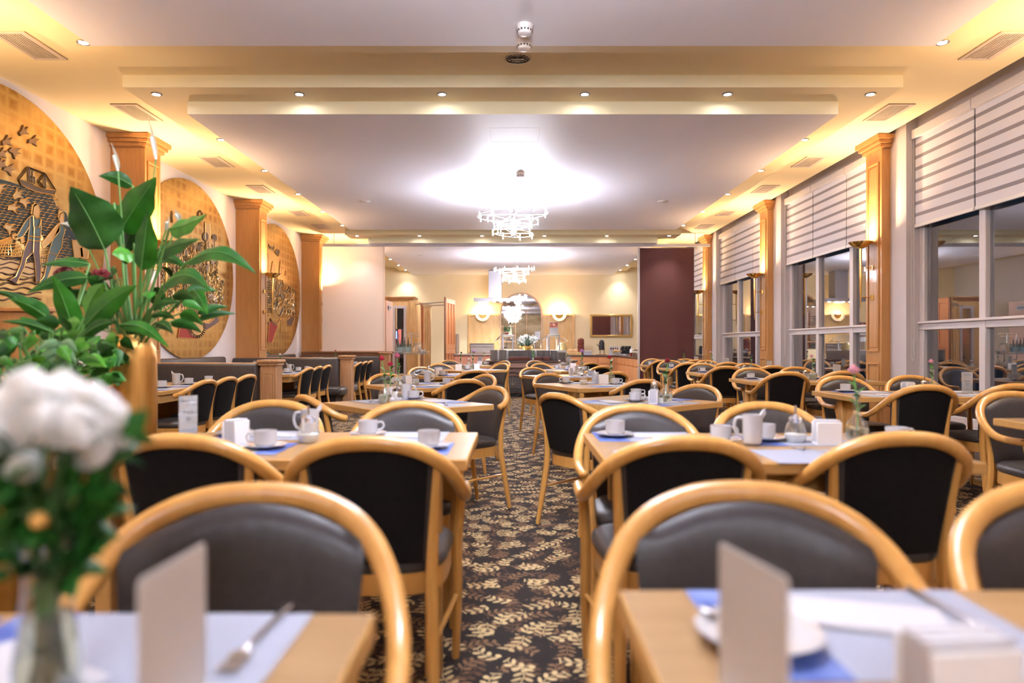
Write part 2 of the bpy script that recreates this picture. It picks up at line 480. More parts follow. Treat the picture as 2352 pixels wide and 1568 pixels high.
# ------------------------------------------------------------------ wooden pilasters
def pilaster(side):
    # local: room face at x=+w (left wall side -> protrudes to +x), near face y=0
    def mk():
        w_ = .39 if side < 0 else .10
        t = thing('pilaster', '', 'pilaster')
        H = ZC - .005
        q = MB(); q.box(0, side * -w_, 0, .35, 0, H - .14, .004); q.build('shaft', wood_pil, t)
        sg = -side
        x1 = sg * w_
        q = MB()
        prof = [(0, .0), (.015, .01), (.03, .05), (.06, .09), (.085, .10), (.085, .14)]
        for (o0, z0), (o1, z1) in zip(prof, prof[1:]):
            q.box(0, x1 + sg * max(o1, .004), -max(o1, .004), .35 + max(o1, .004), H - .14 + z0, H - .14 + z1 + .0005)
        q.build('capital', wood_pil, t)
        # raised mouldings on the room face
        q = MB()
        for za, zb in ((1.05, H - .28), (.12, .92)):
            for (ya, yb, a, b) in ((.05, .07, za, zb), (.28, .30, za, zb), (.05, .30, za, za + .02), (.05, .30, zb - .02, zb)):
                q.box(x1, x1 + sg * .014, ya, yb, a, b, .003)
            q.box(x1, x1 + sg * .006, .09, .26, za + .05, zb - .05, .003)
        q.build('panel_moulding', wood_pil, t)
        if side < 0:
            q = MB(); q.box(x1 - .02, x1 + .006, -.006, .012, .1, H - .16, .003); q.build('corner_bead', wood_pil, t)
        return t
    return mk
ordn = ['first', 'second', 'third', 'fourth', 'fifth', 'sixth']
for i, y in enumerate(PIL_Y[3:7]):
    place('pil_l', pilaster(-1), 'wood clad pilaster between the gold murals, %s along the mural wall' % ordn[i], (XL, y, 0), 0, 'wooden pilasters along the mural wall')
    place('pil_r', pilaster(1), 'wood clad pilaster between the windows, %s along the window wall' % ordn[i], (XR - .001, y + .04, 0), 0, 'wooden pilasters along the window wall')

# ------------------------------------------------------------------ wall uplights (brass bowl on a glass rod)
def uplight():
    t = thing('wall_lamp', '', 'wall lamp')
    q = MB()
    prof = [(.0, -.075), (.03, -.072), (.07, -.055), (.11, -.028), (.135, 0), (.131, .001), (.105, -.02), (.066, -.046), (.028, -.062), (0, -.064)]
    q.lathe(prof, 28, (0, 0, 0)); q.build('bowl', brass, t)
    q = MB(); q.tube([(0, 0, -.07), (0, 0, -.3), (0, 0, -.6), (0, 0, -.77)], [.016, .016, .012, .004], 10); rod = q.build('rod', brass, t)
    for z in (-.30, -.645):
        q = MB(); q.tube([(0, 0, z), (.135, 0, z)], .006, 8); q.lathe([(0, -.03), (.02, -.03), (.02, .03), (0, .03)], 12, (.135, 0, z)); q.build('bracket', brass, t)
    q = MB(); q.lathe([(0, 0), (.018, .005), (.02, .03), (.012, .05), (0, .055)], 10, (0, 0, -.05)); q.build('bulb', emit('bulb_warm', (1, .8, .5), 6), t)
    spot_light((0, 0, -.03), W_SCONCE, WARM, 154, 1.0, .03, t, up=True)
    return t
ZS = 2.33
ordn0 = ['first', 'second', 'third', 'fourth', 'fifth', 'sixth']
for i, y in enumerate([4.25 + .17, 7.75 + .17, 11.25 + .17, 14.75 + .17, .92, -2.6]):  # last two on each wall are out of view, added to light the foreground
    place('uplight', uplight, 'brass bowl wall lamp, %s in the row of pilaster and added lamps, window wall' % ordn[i], (XR - .09 - .155, y + .06, ZS), 0, 'brass bowl lamps on the window wall pilasters')
    place('uplight', uplight, 'brass bowl wall lamp, %s in the row of pilaster and added lamps, mural wall' % ordn[i], (XL + .39 + .16, y, ZS), PI, 'brass bowl lamps on the mural wall pilasters')

# ------------------------------------------------------------------ ceiling fixtures
def downlight():
    t = thing('downlight', '', 'ceiling light')
    q = MB(); q.lathe([(.030, .0), (.046, 0), (.048, -.006), (.044, -.010), (.032, -.008), (.030, 0)], 20); q.build('trim_ring', steel, t)
    q = MB(); q.lathe([(0, -.006), (.030, -.005), (.030, -.0005), (0, -.0005)], 16); q.build('lamp_face', emit('spot_face', (1, .95, .92), 30), t)
    spot_light((0, 0, -.02), W_SPOT, NEUT, 96, 1.0, .02, t)
    return t
LX = 3.24
def dl(x, y, lab): place('downlight', downlight, lab, (x, y, Z1), 0, 'recessed downlights around the white ceiling panels')
ys_side = [5.15, 7.575, 8.91, 10.29, 11.62, 12.96]
for j, y in enumerate([1.1, 2.45, 3.8, -.25, -1.6, -2.95]):  # last three pairs sit behind the camera, added as foreground light
    for s, nm in ((-1, 'mural'), (1, 'window')): dl(s * LX, y, 'round downlight in the near and added row on the %s side, %s from the camera' % (nm, ordn[j]))
for j, y in enumerate(ys_side):
    for s, nm in ((-1, 'mural'), (1, 'window')):
        dl(s * LX, y, 'small round downlight in the %s side ceiling row, %s from the camera' % (nm, ordn[j]))
for j in range(6):
    dl(-3.24 + j * 1.298, 6.207, 'round downlight in the cross row above the second tables, %s from the mural wall' % ordn[j])
    dl(-3.24 + j * 1.298, 14.03 + .16, 'round downlight in the cross row before the partition rail, %s from the mural wall' % ordn[j])
for j, y in enumerate([16.7, 18.04, 19.36, 20.6]):
    for s, nm in ((-1, 'mural'), (1, 'window')):
        dl(s * LX, y, 'tiny downlight beyond the partition on the %s side, %s of its row' % (nm, ordn[j]))
def vent():
    t = thing('air_vent', '', 'vent')
    q = MB()
    for (a, b, c, d) in ((-.135, .135, -.255, -.225), (-.135, .135, .225, .255), (-.135, -.112, -.255, .255), (.085, .135, -.255, .255)): q.box(a, b, c, d, -.012, 0, .003)
    q.build('frame', mat('vent_paint', (.62, .52, .46), .5), t)
    q = MB(); q.box(-.112, .085, -.225, .225, -.004, -.001); q.build('backing', mat('vent_back', (.24, .19, .17), .8), t, smooth=False)
    q = MB()
    for i in range(9): q.box(-.108 + i * .0215, -.098 + i * .0215, -.224, .224, -.010, -.002)
    q.build('louvre', mat('vent_paint', (.62, .52, .46)), t, smooth=False)
    return t
for s, nm in ((-1, 'mural'), (1, 'window')):
    for j, y in enumerate([5.46, 7.02, 8.9, 10.45, 12.33, 13.75]):
        place('vent', vent, 'slatted air vent in the ceiling along the %s wall, %s from the camera' % (nm, ordn[j]), (s * 3.86, y, ZC), 0, 'slatted ceiling vents')
def smoke(body, nm, lab, loc):
    t = thing(nm, lab, 'smoke detector', loc)
    q = MB(); q.lathe([(0, 0), (.054, 0), (.054, -.018), (.050, -.024)], 24); q.build('base', body, t)
    q = MB(); q.lathe([(.050, -.024), (.050, -.045), (.042, -.062), (.018, -.072), (0, -.073)], 24); q.build('dome', body, t)
    q = MB()
    for i in range(14):
        a = i * 2 * PI / 14; q.box(-.004, .004, .0485, .0515, -.048, -.036, M=Matrix.Rotation(a, 4, 'Z'))
    q.build('slot', dark, t, smooth=False)
    return t
smoke(white_plastic, 'smoke_detector', 'white smoke detector on the ceiling nearest to the camera', (.08, 4.62, Z2))
smoke(mat('cream_plastic', (.72, .63, .54), .4), 'smoke_detector', 'cream smoke detector just behind the white one', (.08, 4.86, Z2))
smoke(mat('cream_plastic'), 'smoke_detector', 'smoke detector on the white ceiling before the near chandelier', (.095, 8.55, Z2))
t = thing('recessed_ceiling_lamp', 'unlit round mirrored lamp set in the cream ceiling beam', 'ceiling light', (.04, 5.70, ZC))
q = MB(); q.lathe([(.098, 0), (.108, 0), (.108, -.006), (.098, -.006)], 28); q.build('trim_ring', chrome, t)
q = MB()
for i in range(16):
    a = i * PI / 8; q.box(.02, .095, -.002, .002, -.004, -.001, M=Matrix.Rotation(a, 4, 'Z'))
q.build('facet', mat('dark_mirror', (.12, .1, .1), .2, 1.0), t)
q = MB(); q.lathe([(0, -.001), (.098, -.001)], 24); q.build('reflector', mat('mirror_silver', (.5, .46, .44), .15, 1.0), t)
q = MB(); q.tube([(-.05, 0, -.008), (.05, 0, -.008)], .006, 8); q.build('lamp_tube', white_plastic, t)
for (x, y, lb) in ((-2.22, 10.25, 'mural side of the near chandelier'), (2.25, 10.25, 'window side of the near chandelier'), (-2.22, 16.4, 'mural side of the far chandelier'), (2.28, 16.4, 'window side of the far chandelier')):
    q = MB(); q.lathe([(0, -.012), (.07, -.010), (.085, 0), (0, 0)], 20); o = q.build('ceiling_disc', white_plastic); o.location = (x, y, Z2)
    tag(o, 'flat white disc on the ceiling, %s' % lb, 'ceiling disc')
q = MB()
for (a, b, c, d) in ((-.25, .25, 0, .004), (-.25, .25, .46, .464), (-.25, -.246, 0, .464), (.246, .25, 0, .464)): q.box(a, b, c, d, -.0008, 0)
o = q.build('ceiling_hatch', mat('hatch_line', (.72, .69, .75), .6), smooth=False); o.location = (.02, 6.8, Z2); tag(o, 'square outline of a hatch in the white ceiling', 'hatch')

# chandeliers: three tilted rings of chrome wire with halogen bulbs standing up and down
def chandelier():
    t = thing('chandelier', '', 'chandelier')
    q = MB(); q.lathe([(0, 0), (.075, 0), (.075, -.11), (0, -.115)], 24); q.build('canopy', mat('brass_cream', (.85, .75, .55), .25, .6), t)
    q = MB()
    for dx in (-.015, .015): q.tube([(dx, 0, -.1), (dx, 0, -.62)], .006, 8)
    q.tube([(0, 0, -.33), (0, 0, -.64)], .026, 12); q.build('stem', chrome, t)
    bulb = emit('bulb_cool', (1, .97, .96), 22)
    rings = [(.495, -.34, .03, 10, .0), (.36, -.42, -.03, 8, .4), (.27, -.50, .02, 7, .2), (.29, -.60, -.02, 7, .9)]
    for r, z, tl, nb, ph in rings:
        q = MB(); pts = [(r * math.cos(a), r * math.sin(a) , z + tl * math.cos(a)) for a in [2 * PI * k / 48 for k in range(48)]]
        q.tube(pts, .0045, 6, closed=True)
        for k in range(2):
            a = k * PI / 2 + ph; q.tube([(r * math.cos(a), r * math.sin(a), z + tl * math.cos(a)), (0, 0, z), (-r * math.cos(a), -r * math.sin(a), z - tl * math.cos(a))], .004, 6)
        ring = q.build('ring', mat('polished_ring', (.85, .85, .86), .22, .25), t)
        for k in range(nb):
            a = 2 * PI * k / nb + ph; x, y, zz = r * math.cos(a) * .97, r * math.sin(a) * .97, z + tl * math.cos(a)
            q = MB(); q.tube([(x, y, zz - .022), (x, y, zz + .022)], .004, 6)
            q.lathe([(0, -.012), (.006, -.008), (.008, 0), (.006, .008), (0, .012)], 8, (x, y, zz + .034))
            q.lathe([(0, -.012), (.006, -.008), (.008, 0), (.006, .008), (0, .012)], 8, (x, y, zz - .034))
            q.build('bulb_pair', bulb, t)
            point_light((x, y, zz + (.034 if k % 2 else -.034)), W_CHAND, COOL, .010, t)
    return t
place('chandelier', chandelier, 'lit halogen chandelier of chrome rings over the middle tables', (0, 9.53, Z2), .3, 'halogen ring chandeliers')
place('chandelier', chandelier, 'lit halogen chandelier of chrome rings beyond the partition, above the buffet', (.03, 16.3, Z2), 1.1, 'halogen ring chandeliers')
place('chandelier', chandelier, 'lit halogen chandelier above the camera end of the room', (0, 2.35, Z2), 2.0, 'halogen ring chandeliers')
place('chandelier', chandelier, 'unseen halogen chandelier added behind the camera to light the foreground', (0, -2.6, Z2), 2.6, 'halogen ring chandeliers')  # added out of view to light surfaces that face the camera
# ------------------------------------------------------------------ murals: gilded relief discs
WX = XL + .03     # plane of the gilded panels
def wp(cx, cy, s, ox, oy, h=0.0):
    """a point of the wall picture: crop pixel -> position on the wall plane"""
    px = ox + cx / s; py = oy + cy / s
    d = -WX * F / (VX - px)
    return Vector((WX + h, d, CAM_Z + (VY - py) * d / F))
relief_gold = mat('relief_gold', (.80, .52, .20), .3, .8)
r_sea = noisy('relief_sea', (.012, .030, .045), (.030, .052, .05), (6, 6, 6), .65)
r_blue = mat('relief_blue', (.03, .06, .11), .4)
r_teal = mat('relief_teal', (.045, .09, .085), .4)
r_brown = mat('relief_brown', (.11, .06, .055), .45)
r_tan = mat('relief_tan', (.52, .33, .13), .4, .4)
r_flesh = mat('relief_flesh', (.56, .32, .11), .4, .5)
r_dark = mat('relief_dark', (.10, .06, .03), .4, .4)
r_red = mat('relief_red', (.30, .02, .008), .6)
r_pale = mat('relief_pale', (.62, .54, .48), .25, .7)
def mural(label, yc):
    t = thing('gilded_mural', label, 'mural', (0, 0, 0), 0, 'gilded relief murals')
    q = MB(); zc = CAM_Z + 1.065
    pts = [(XL + .001, yc + 1.43 * math.cos(a), zc + 1.26 * math.sin(a)) for a in [2 * PI * k / 96 for k in range(96)]]
    q.prism(pts, (.029, 0, 0)); q.build('gilded_panel', gold_leaf, t, angle=60)
    return t
def shape(t, name, m, polys, h, W, outline=True, closed=True):
    q = MB()
    for po in polys: q.prism([wp(x, y, *W, h=-.004) for x, y in po], (h + .004, 0, 0))
    o = q.build(name, m, t, smooth=False)
    if outline:
        q = MB()
        for po in polys: q.tube([wp(x, y, *W, h=h) for x, y in po], .0055, 5, closed=True)
        q.build('outline', relief_gold, o)
    return o
def lines(t, name, m, pls, h, W, r=.005):
    q = MB()
    for pl in pls: q.tube([wp(x, y, *W, h=h) for x, y in pl], r, 4)
    return q.build(name, m, t)

W1 = (2.904, 0, 180)
mu1 = mural('gilded relief mural with two fishermen hauling a net, a ship and gulls', 6.15)
# the sea runs on towards the camera beyond the frame edge
shape(mu1, 'sea', r_sea, [[(-620, 800), (-400, 700), (-200, 690), (0, 672), (60, 688), (130, 712), (340, 776), (372, 850), (440, 900), (470, 1010), (560, 1060), (590, 1120), (560, 1210), (440, 1260), (330, 1240), (200, 1230), (0, 1200), (-300, 1260), (-560, 1330), (-700, 1100)]], .006, W1, False)
wv = []
rr = random.Random(3)
for k in range(26):
    y = 712 + k * 19.5; x0 = rr.uniform(-560, -420); x1 = 345 + k * 8 + rr.uniform(-30, 30)
    x = x0
    while x < x1:
        L = rr.uniform(60, 190); pl = []
        xe = min(x + L, x1)
        n_ = max(4, int((xe - x) / 6))
        for i in range(n_ + 1):
            xx = x + (xe - x) * i / n_
            pl.append((xx, y + abs(math.sin(xx / 12.0 + k)) * -9 + (xx * .17 if xx > 0 else xx * -.05)))
        wv.append(pl); x = xe + rr.uniform(4, 26)
lines(mu1, 'wave_line', relief_gold, wv, .008, W1, .0042)
shape(mu1, 'ship_hull', r_dark, [[(120, 672), (205, 700), (215, 716), (270, 735), (362, 745), (350, 778), (225, 755), (135, 712)]], .014, W1)
lines(mu1, 'ship_rigging', r_dark, [[(122, 670), (180, 592), (290, 632), (362, 745)], [(186, 596), (190, 690)], [(205, 615), (205, 690)], [(250, 690), (290, 634), (295, 735)], [(195, 655), (220, 660), (220, 700)], [(255, 690), (290, 735)]], .012, W1, .009)
gull = [(0, 20), (18, 4), (28, -30), (36, 2), (60, -18), (48, 14), (70, 34), (34, 30), (10, 44)]
for k, (gx, gy, sc, a) in enumerate([(120, 340, 1, 0), (195, 390, 1, .5), (10, 400, 1.05, .2), (90, 450, 1.15, 1.1), (-20, 480, 1, .3), (40, 570, 1.1, .8), (-30, 560, 1, 0), (-130, 430, 1.2, .5), (-200, 520, 1.1, 1.2)]):
    po = [(gx + (x * math.cos(a) - y * math.sin(a)) * sc, gy + (x * math.sin(a) + y * math.cos(a)) * sc) for x, y in gull]
    shape(mu1, 'gull', mat('relief_gull_dark', (.25, .14, .06), .4, .5), [po], .014, W1, False)
for k, (gx, gy, sc, a) in enumerate([(75, 760, 1, 0), (145, 790, 1, .9), (60, 830, 1.1, .6), (50, 960, 1.1, 1.1), (-5, 690, 1, 1.2), (-90, 800, 1.2, .3)]):
    po = [(gx + (x * math.cos(a) - y * math.sin(a)) * sc, gy + (x * math.sin(a) + y * math.cos(a)) * sc) for x, y in gull]
    shape(mu1, 'gull', r_tan, [po], .014, W1)
# lower beach bands
shape(mu1, 'beach_band', r_tan, [[(-560, 1290), (-300, 1215), (0, 1190), (70, 1215), (180, 1225), (330, 1240), (420, 1260), (380, 1330), (200, 1330), (60, 1300), (-200, 1330), (-520, 1400)]], .010, W1, False)
bb = []
for k in range(9):
    y = 1200 + k * 34
    bb.append([(x, y + 8 * math.sin(x / 21. + k * 1.7) - (x * .02)) for x in range(-380 + k * 10, 330 - k * 8, 12)])
lines(mu1, 'sand_ripple', r_brown, bb, .012, W1, .0065)
# net
nl = []
for k in range(11): nl.append([(85 - 3 * k, 1060), (60 - 14 * k, 1110), (70 - 24 * k, 1180 - k * 3)])
for k in range(10): nl.append([(100 + 8 * k, 1075 + k * 6), (95 + 9 * k, 1130), (60 + 14 * k, 1190)])
for k in range(5): nl.append([(-160, 1085 + k * 22), (0, 1105 + k * 20), (90, 1100 + k * 22), (150, 1080 + k * 26)])
for k in range(6): nl.append([(265 + 4 * k, 1040 + 6 * k), (260 + 9 * k, 1140), (262 + 12 * k, 1230)])
for k in range(5): nl.append([(255, 1090 + k * 30), (320, 1070 + k * 34)])
lines(mu1, 'fishing_net', relief_gold, nl, .012, W1, .005)
for nm, m, polys in (('first_fisherman', r_teal, [[(185, 922), (205, 915), (262, 940), (262, 1000), (254, 1085), (172, 1075), (184, 990)], [(183, 922), (150, 960), (104, 1040), (84, 1052), (92, 1075), (140, 1052), (184, 985)]]),
                     ('trousers', r_brown, [[(174, 1078), (254, 1088), (252, 1160), (262, 1250), (256, 1350), (230, 1360), (222, 1240), (208, 1158), (165, 1200), (148, 1262), (98, 1366), (50, 1345), (92, 1320), (125, 1240), (145, 1150)]]),
                     ('second_fisherman', r_teal, [[(388, 965), (424, 1000), (408, 1060), (398, 1130), (372, 1180), (312, 1160), (345, 1060), (366, 1010)], [(312, 1162), (370, 1182), (332, 1255), (294, 1362), (250, 1360), (282, 1320), (298, 1240)]]),
                     ('arm', r_flesh, [[(388, 962), (362, 980), (262, 1104), (272, 1132), (318, 1096), (384, 1020)]]),
                     ('hand', r_flesh, [[(66, 1045), (92, 1036), (104, 1056), (88, 1076), (70, 1068)], [(120, 1070), (146, 1062), (152, 1088), (128, 1100)]]),
                     ('head', r_flesh, [[(205, 850), (222, 832), (244, 842), (252, 880), (246, 925), (226, 935), (212, 910), (198, 900)], [(382, 900), (398, 892), (414, 910), (412, 960), (392, 965), (380, 940)]]),
                     ('hair', r_tan, [[(196, 905), (200, 850), (220, 830), (248, 846), (232, 846), (214, 858), (208, 908)], [(376, 930), (380, 880), (404, 885), (414, 905), (392, 904), (386, 935)]]),
                     ('basket', r_tan, [[(470, 1080), (530, 1075), (545, 1190), (485, 1200)], [(520, 1130), (580, 1120), (575, 1200), (530, 1210)]])):
    shape(mu1, nm, m, polys, .018, W1)
lines(mu1, 'overall_strap', relief_gold, [[(205, 915), (208, 990), (246, 992), (258, 940)], [(178, 1050), (256, 1060)], [(212, 990), (205, 1160)]], .024, W1, .006)

def clutter(t, W, x0, x1, y0, y1, n, seed, edge):
    rr = random.Random(seed)
    for nm, m, k in (('figure_crowd', mat('relief_olive', (.13, .11, .05), .4, .5), n * 3 // 4), ('figure_outline', relief_gold, n), ('figure_highlight', r_pale, n // 2)):
        ls = []
        while len(ls) < k:
            x = rr.uniform(x0, x1); y = rr.uniform(y0, y1)
            if not edge(x, y): continue
            L = rr.uniform(20, 70); w_ = rr.uniform(-10, 10)
            ls.append([(x, y), (x + w_, y + L * .35), (x - w_ * .6 + rr.uniform(-6, 6), y + L * .7), (x + rr.uniform(-8, 8), y + L)])
        lines(t, nm, m, ls, rr.uniform(.008, .014), W, .0062)
def circle(cx, cy, rx, ry, n=24): return [(cx + rx * math.cos(2 * PI * k / n), cy + ry * math.sin(2 * PI * k / n)) for k in range(n)]
W2 = (3.484, 350, 390)
mu2 = mural('gilded relief mural behind the plant, crowded town with medallions and red cloth', 9.65)
clutter(mu2, W2, 60, 560, 560, 1080, 420, 5, lambda x, y: y > 600 - (x - 60) * .1 + (90 if x > 480 else 0) and (x < 520 or y > 860))
shape(mu2, 'tower', r_tan, [[(415, 420), (455, 430), (458, 560), (418, 560)], [(430, 570), (470, 555), (520, 590), (545, 650), (430, 640)]], .012, W2)
shape(mu2, 'tree', r_dark, [circle(420, 535, 22, 36), circle(490, 545, 20, 30)], .014, W2, False)
lines(mu2, 'tree_stem', r_dark, [[(425, 560), (425, 640)], [(488, 570), (488, 640)]], .012, W2, .008)
lines(mu2, 'arch', r_dark, [[(360, 370), (362, 340), (378, 325), (395, 345), (396, 400)], [(150, 330), (152, 420)]], .010, W2, .009)
shape(mu2, 'medallion', r_tan, [circle(312, 1058, 34, 38), circle(345, 1262, 46, 58)], .022, W2)
lines(mu2, 'medallion_rays', r_dark, [[(345 + 52 * math.cos(a), 1262 + 64 * math.sin(a)), (345 + 72 * math.cos(a), 1262 + 84 * math.sin(a))] for a in [2 * PI * k / 26 for k in range(26)]], .016, W2, .010)
shape(mu2, 'red_cloth', r_red, [[(198, 1340), (212, 1262), (252, 1180), (268, 1180), (262, 1240), (300, 1240), (310, 1310), (372, 1352), (290, 1348)], [(352, 1180), (372, 1160), (374, 1190), (356, 1196)]], .014, W2)
shape(mu2, 'brown_flag', r_brown, [[(385, 1270), (400, 1225), (450, 1225), (486, 1190), (500, 1140), (528, 1215), (480, 1250), (430, 1280)]], .014, W2)
shape(mu2, 'chequered_panel', r_tan, [[(275, 1090), (372, 1100), (372, 1185), (345, 1190), (270, 1230)]], .010, W2)
lines(mu2, 'chequer_line', r_dark, [[(275, 1100 + 14 * k), (368, 1108 + 14 * k)] for k in range(8)] + [[(285 + 15 * k, 1092), (285 + 15 * k, 1200)] for k in range(6)], .012, W2, .005)
W3 = (4.479, 590, 490)
mu3 = mural('gilded relief mural farthest from the camera, spired town and figure in red cloth', 13.15)
clutter(mu3, W3, 80, 385, 620, 1000, 300, 9, lambda x, y: y > 560 + (x - 80) * .7)
shape(mu3, 'spire', r_tan, [[(88, 600), (92, 440), (106, 410), (116, 450), (112, 600)], [(140, 600), (160, 490), (182, 600)], [(225, 640), (236, 492), (256, 640)], [(285, 640), (293, 590), (302, 640)]], .012, W3)
shape(mu3, 'bird', r_dark, [[(115, 315), (150, 345), (175, 330), (170, 380), (130, 360)], [(180, 400), (205, 360), (230, 380), (215, 440), (190, 410)]], .012, W3)
lines(mu3, 'striped_robe', r_dark, [[(80, 720 + k * 22), (110, 710 + k * 22), (160, 725 + k * 20)] for k in range(15)], .014, W3, .012)
shape(mu3, 'red_cloth', r_red, [[(105, 1320), (120, 1120), (150, 1110), (175, 1150), (215, 1120), (190, 1200), (150, 1330)]], .014, W3)
shape(mu3, 'horn', r_brown, [[(132, 1080), (165, 1120), (205, 1130), (240, 1080), (236, 1110), (200, 1150), (150, 1130)], [(215, 1040), (250, 960), (270, 930), (262, 1000), (235, 1060)]], .018, W3)
shape(mu3, 'draped_figure', r_brown, [[(300, 1100), (340, 1060), (385, 1075), (350, 1160), (310, 1150)], [(80, 1060), (110, 1140), (80, 1145)]], .014, W3)
lines(mu3, 'organ_pipes', relief_gold, [[(245 + 12 * k, 1080), (245 + 12 * k, 1225)] for k in range(5)], .016, W3, .010)

# ------------------------------------------------------------------ booths along the mural wall
def booth_divider():
    t = thing('booth_bench', '', 'bench')
    H = .93
    q = MB(); q.box(XL + .02, -2.80, -.045, .045, .0, H - .05); q.box(-4.14, -2.80, -.09, .09, H - .02, H + .0, .006)
    q.build('divider_core', wood_booth, t)
    for s in (-1, 1):
        q = MB()
        q.box(XL + .03 if s < 0 else -4.15, -2.82, s * .05, s * .14, .42, H - .005, .035, seg=3)
        q.build('backrest', leather_booth, t)
        q = MB(); q.box(XL + .03 if s < 0 else -4.15, -2.66, s * .12, s * .60, .34, .47, .05, seg=3); q.build('seat', leather, t)
        q = MB(); q.box(XL + .03 if s < 0 else -4.15, -2.76, s * .12, s * .50, .06, .34, .01); q.build('base', mat('booth_base_dark', (.03, .02, .02), .5), t)
    q = MB(); q.box(-2.80, -2.62, -.10, .10, 0, H, .006); q.box(-2.83, -2.59, -.13, .13, H, H + .035, .008); q.box(-2.815, -2.605, -.115, .115, H - .03, H + .001, .004)
    for x in (-2.77, -2.72, -2.67): pass
    q.box(-2.775, -2.645, -.112, -.098, .08, H - .10, .005)
    q.box(-2.755, -2.665, -.118, -.108, .12, H - .14, .004)
    q.build('end_post', wood_booth, t)
    return t
for i, y in enumerate([4.16, 7.66, 11.16]):
    place('divider', booth_divider, 'high backed dark leather booth bench with wooden end post, %s from the camera' % ordn[i], (0, y, 0), 0, 'booth benches at the mural wall')
t = thing('booth_bench', 'dark leather bench against the low wall below the white screen', 'bench', (0, 0, 0), 0, 'booth benches at the mural wall')
q = MB(); q.box(XL + .12, -2.80, 14.42, 14.52, .42, .90, .035, seg=3); q.build('backrest', leather_booth, t)
q = MB(); q.box(XL + .12, -2.76, 13.95, 14.45, .34, .47, .05, seg=3); q.build('seat', leather, t)
q = MB(); q.box(-2.80, -2.60, 14.38, 14.545, 0, .95, .006); q.box(-2.83, -2.57, 14.35, 14.545, .95, .985, .008); q.build('end_post', wood_booth, t)
q = MB(); q.box(XL + .05, -2.58, 14.57, 14.69, 0, .97); q.box(XL + .05, -2.55, 14.55, 14.72, .965, 1.0, .006); o = q.build('low_wall', wood_dark)
tag(o, 'low wooden wall with dark cap under the white screen', 'low wall')
for i, (a, b) in enumerate([(4.80, 7.02), (8.30, 10.52), (11.80, 13.90)]):
    t = thing('wall_bench', 'dark leather bench running along the wall under the %s' % ['fishermen mural', 'mural with the medallions', 'farthest mural'][i], 'bench', (0, 0, 0), 0, 'benches running along the mural wall')
    q = MB(); q.box(XL + .03, XL + .16, a, b, .42, .955, .035, seg=3); q.build('backrest', leather_booth, t)
    q = MB(); q.box(XL + .10, XL + .62, a + .01, b - .01, .34, .47, .05, seg=3); q.build('seat', leather, t)
    q = MB(); q.box(XL + .03, XL + .52, a + .01, b - .01, .06, .34, .01); q.build('base', mat('booth_base_dark'), t)
# tall wooden screen behind the plants
t = thing('wooden_screen', 'waist high orange wood screen behind the potted plants', 'screen', (0, 0, 0))
q = MB(); q.box(XL + .66, -3.42, 5.0, 5.08, 0, 1.37, .005); q.build('board', wood_pil, t)
q = MB(); q.box(XL + .64, -3.38, 4.97, 5.11, 1.37, 1.40, .006); q.build('cap', wood_pil, t)

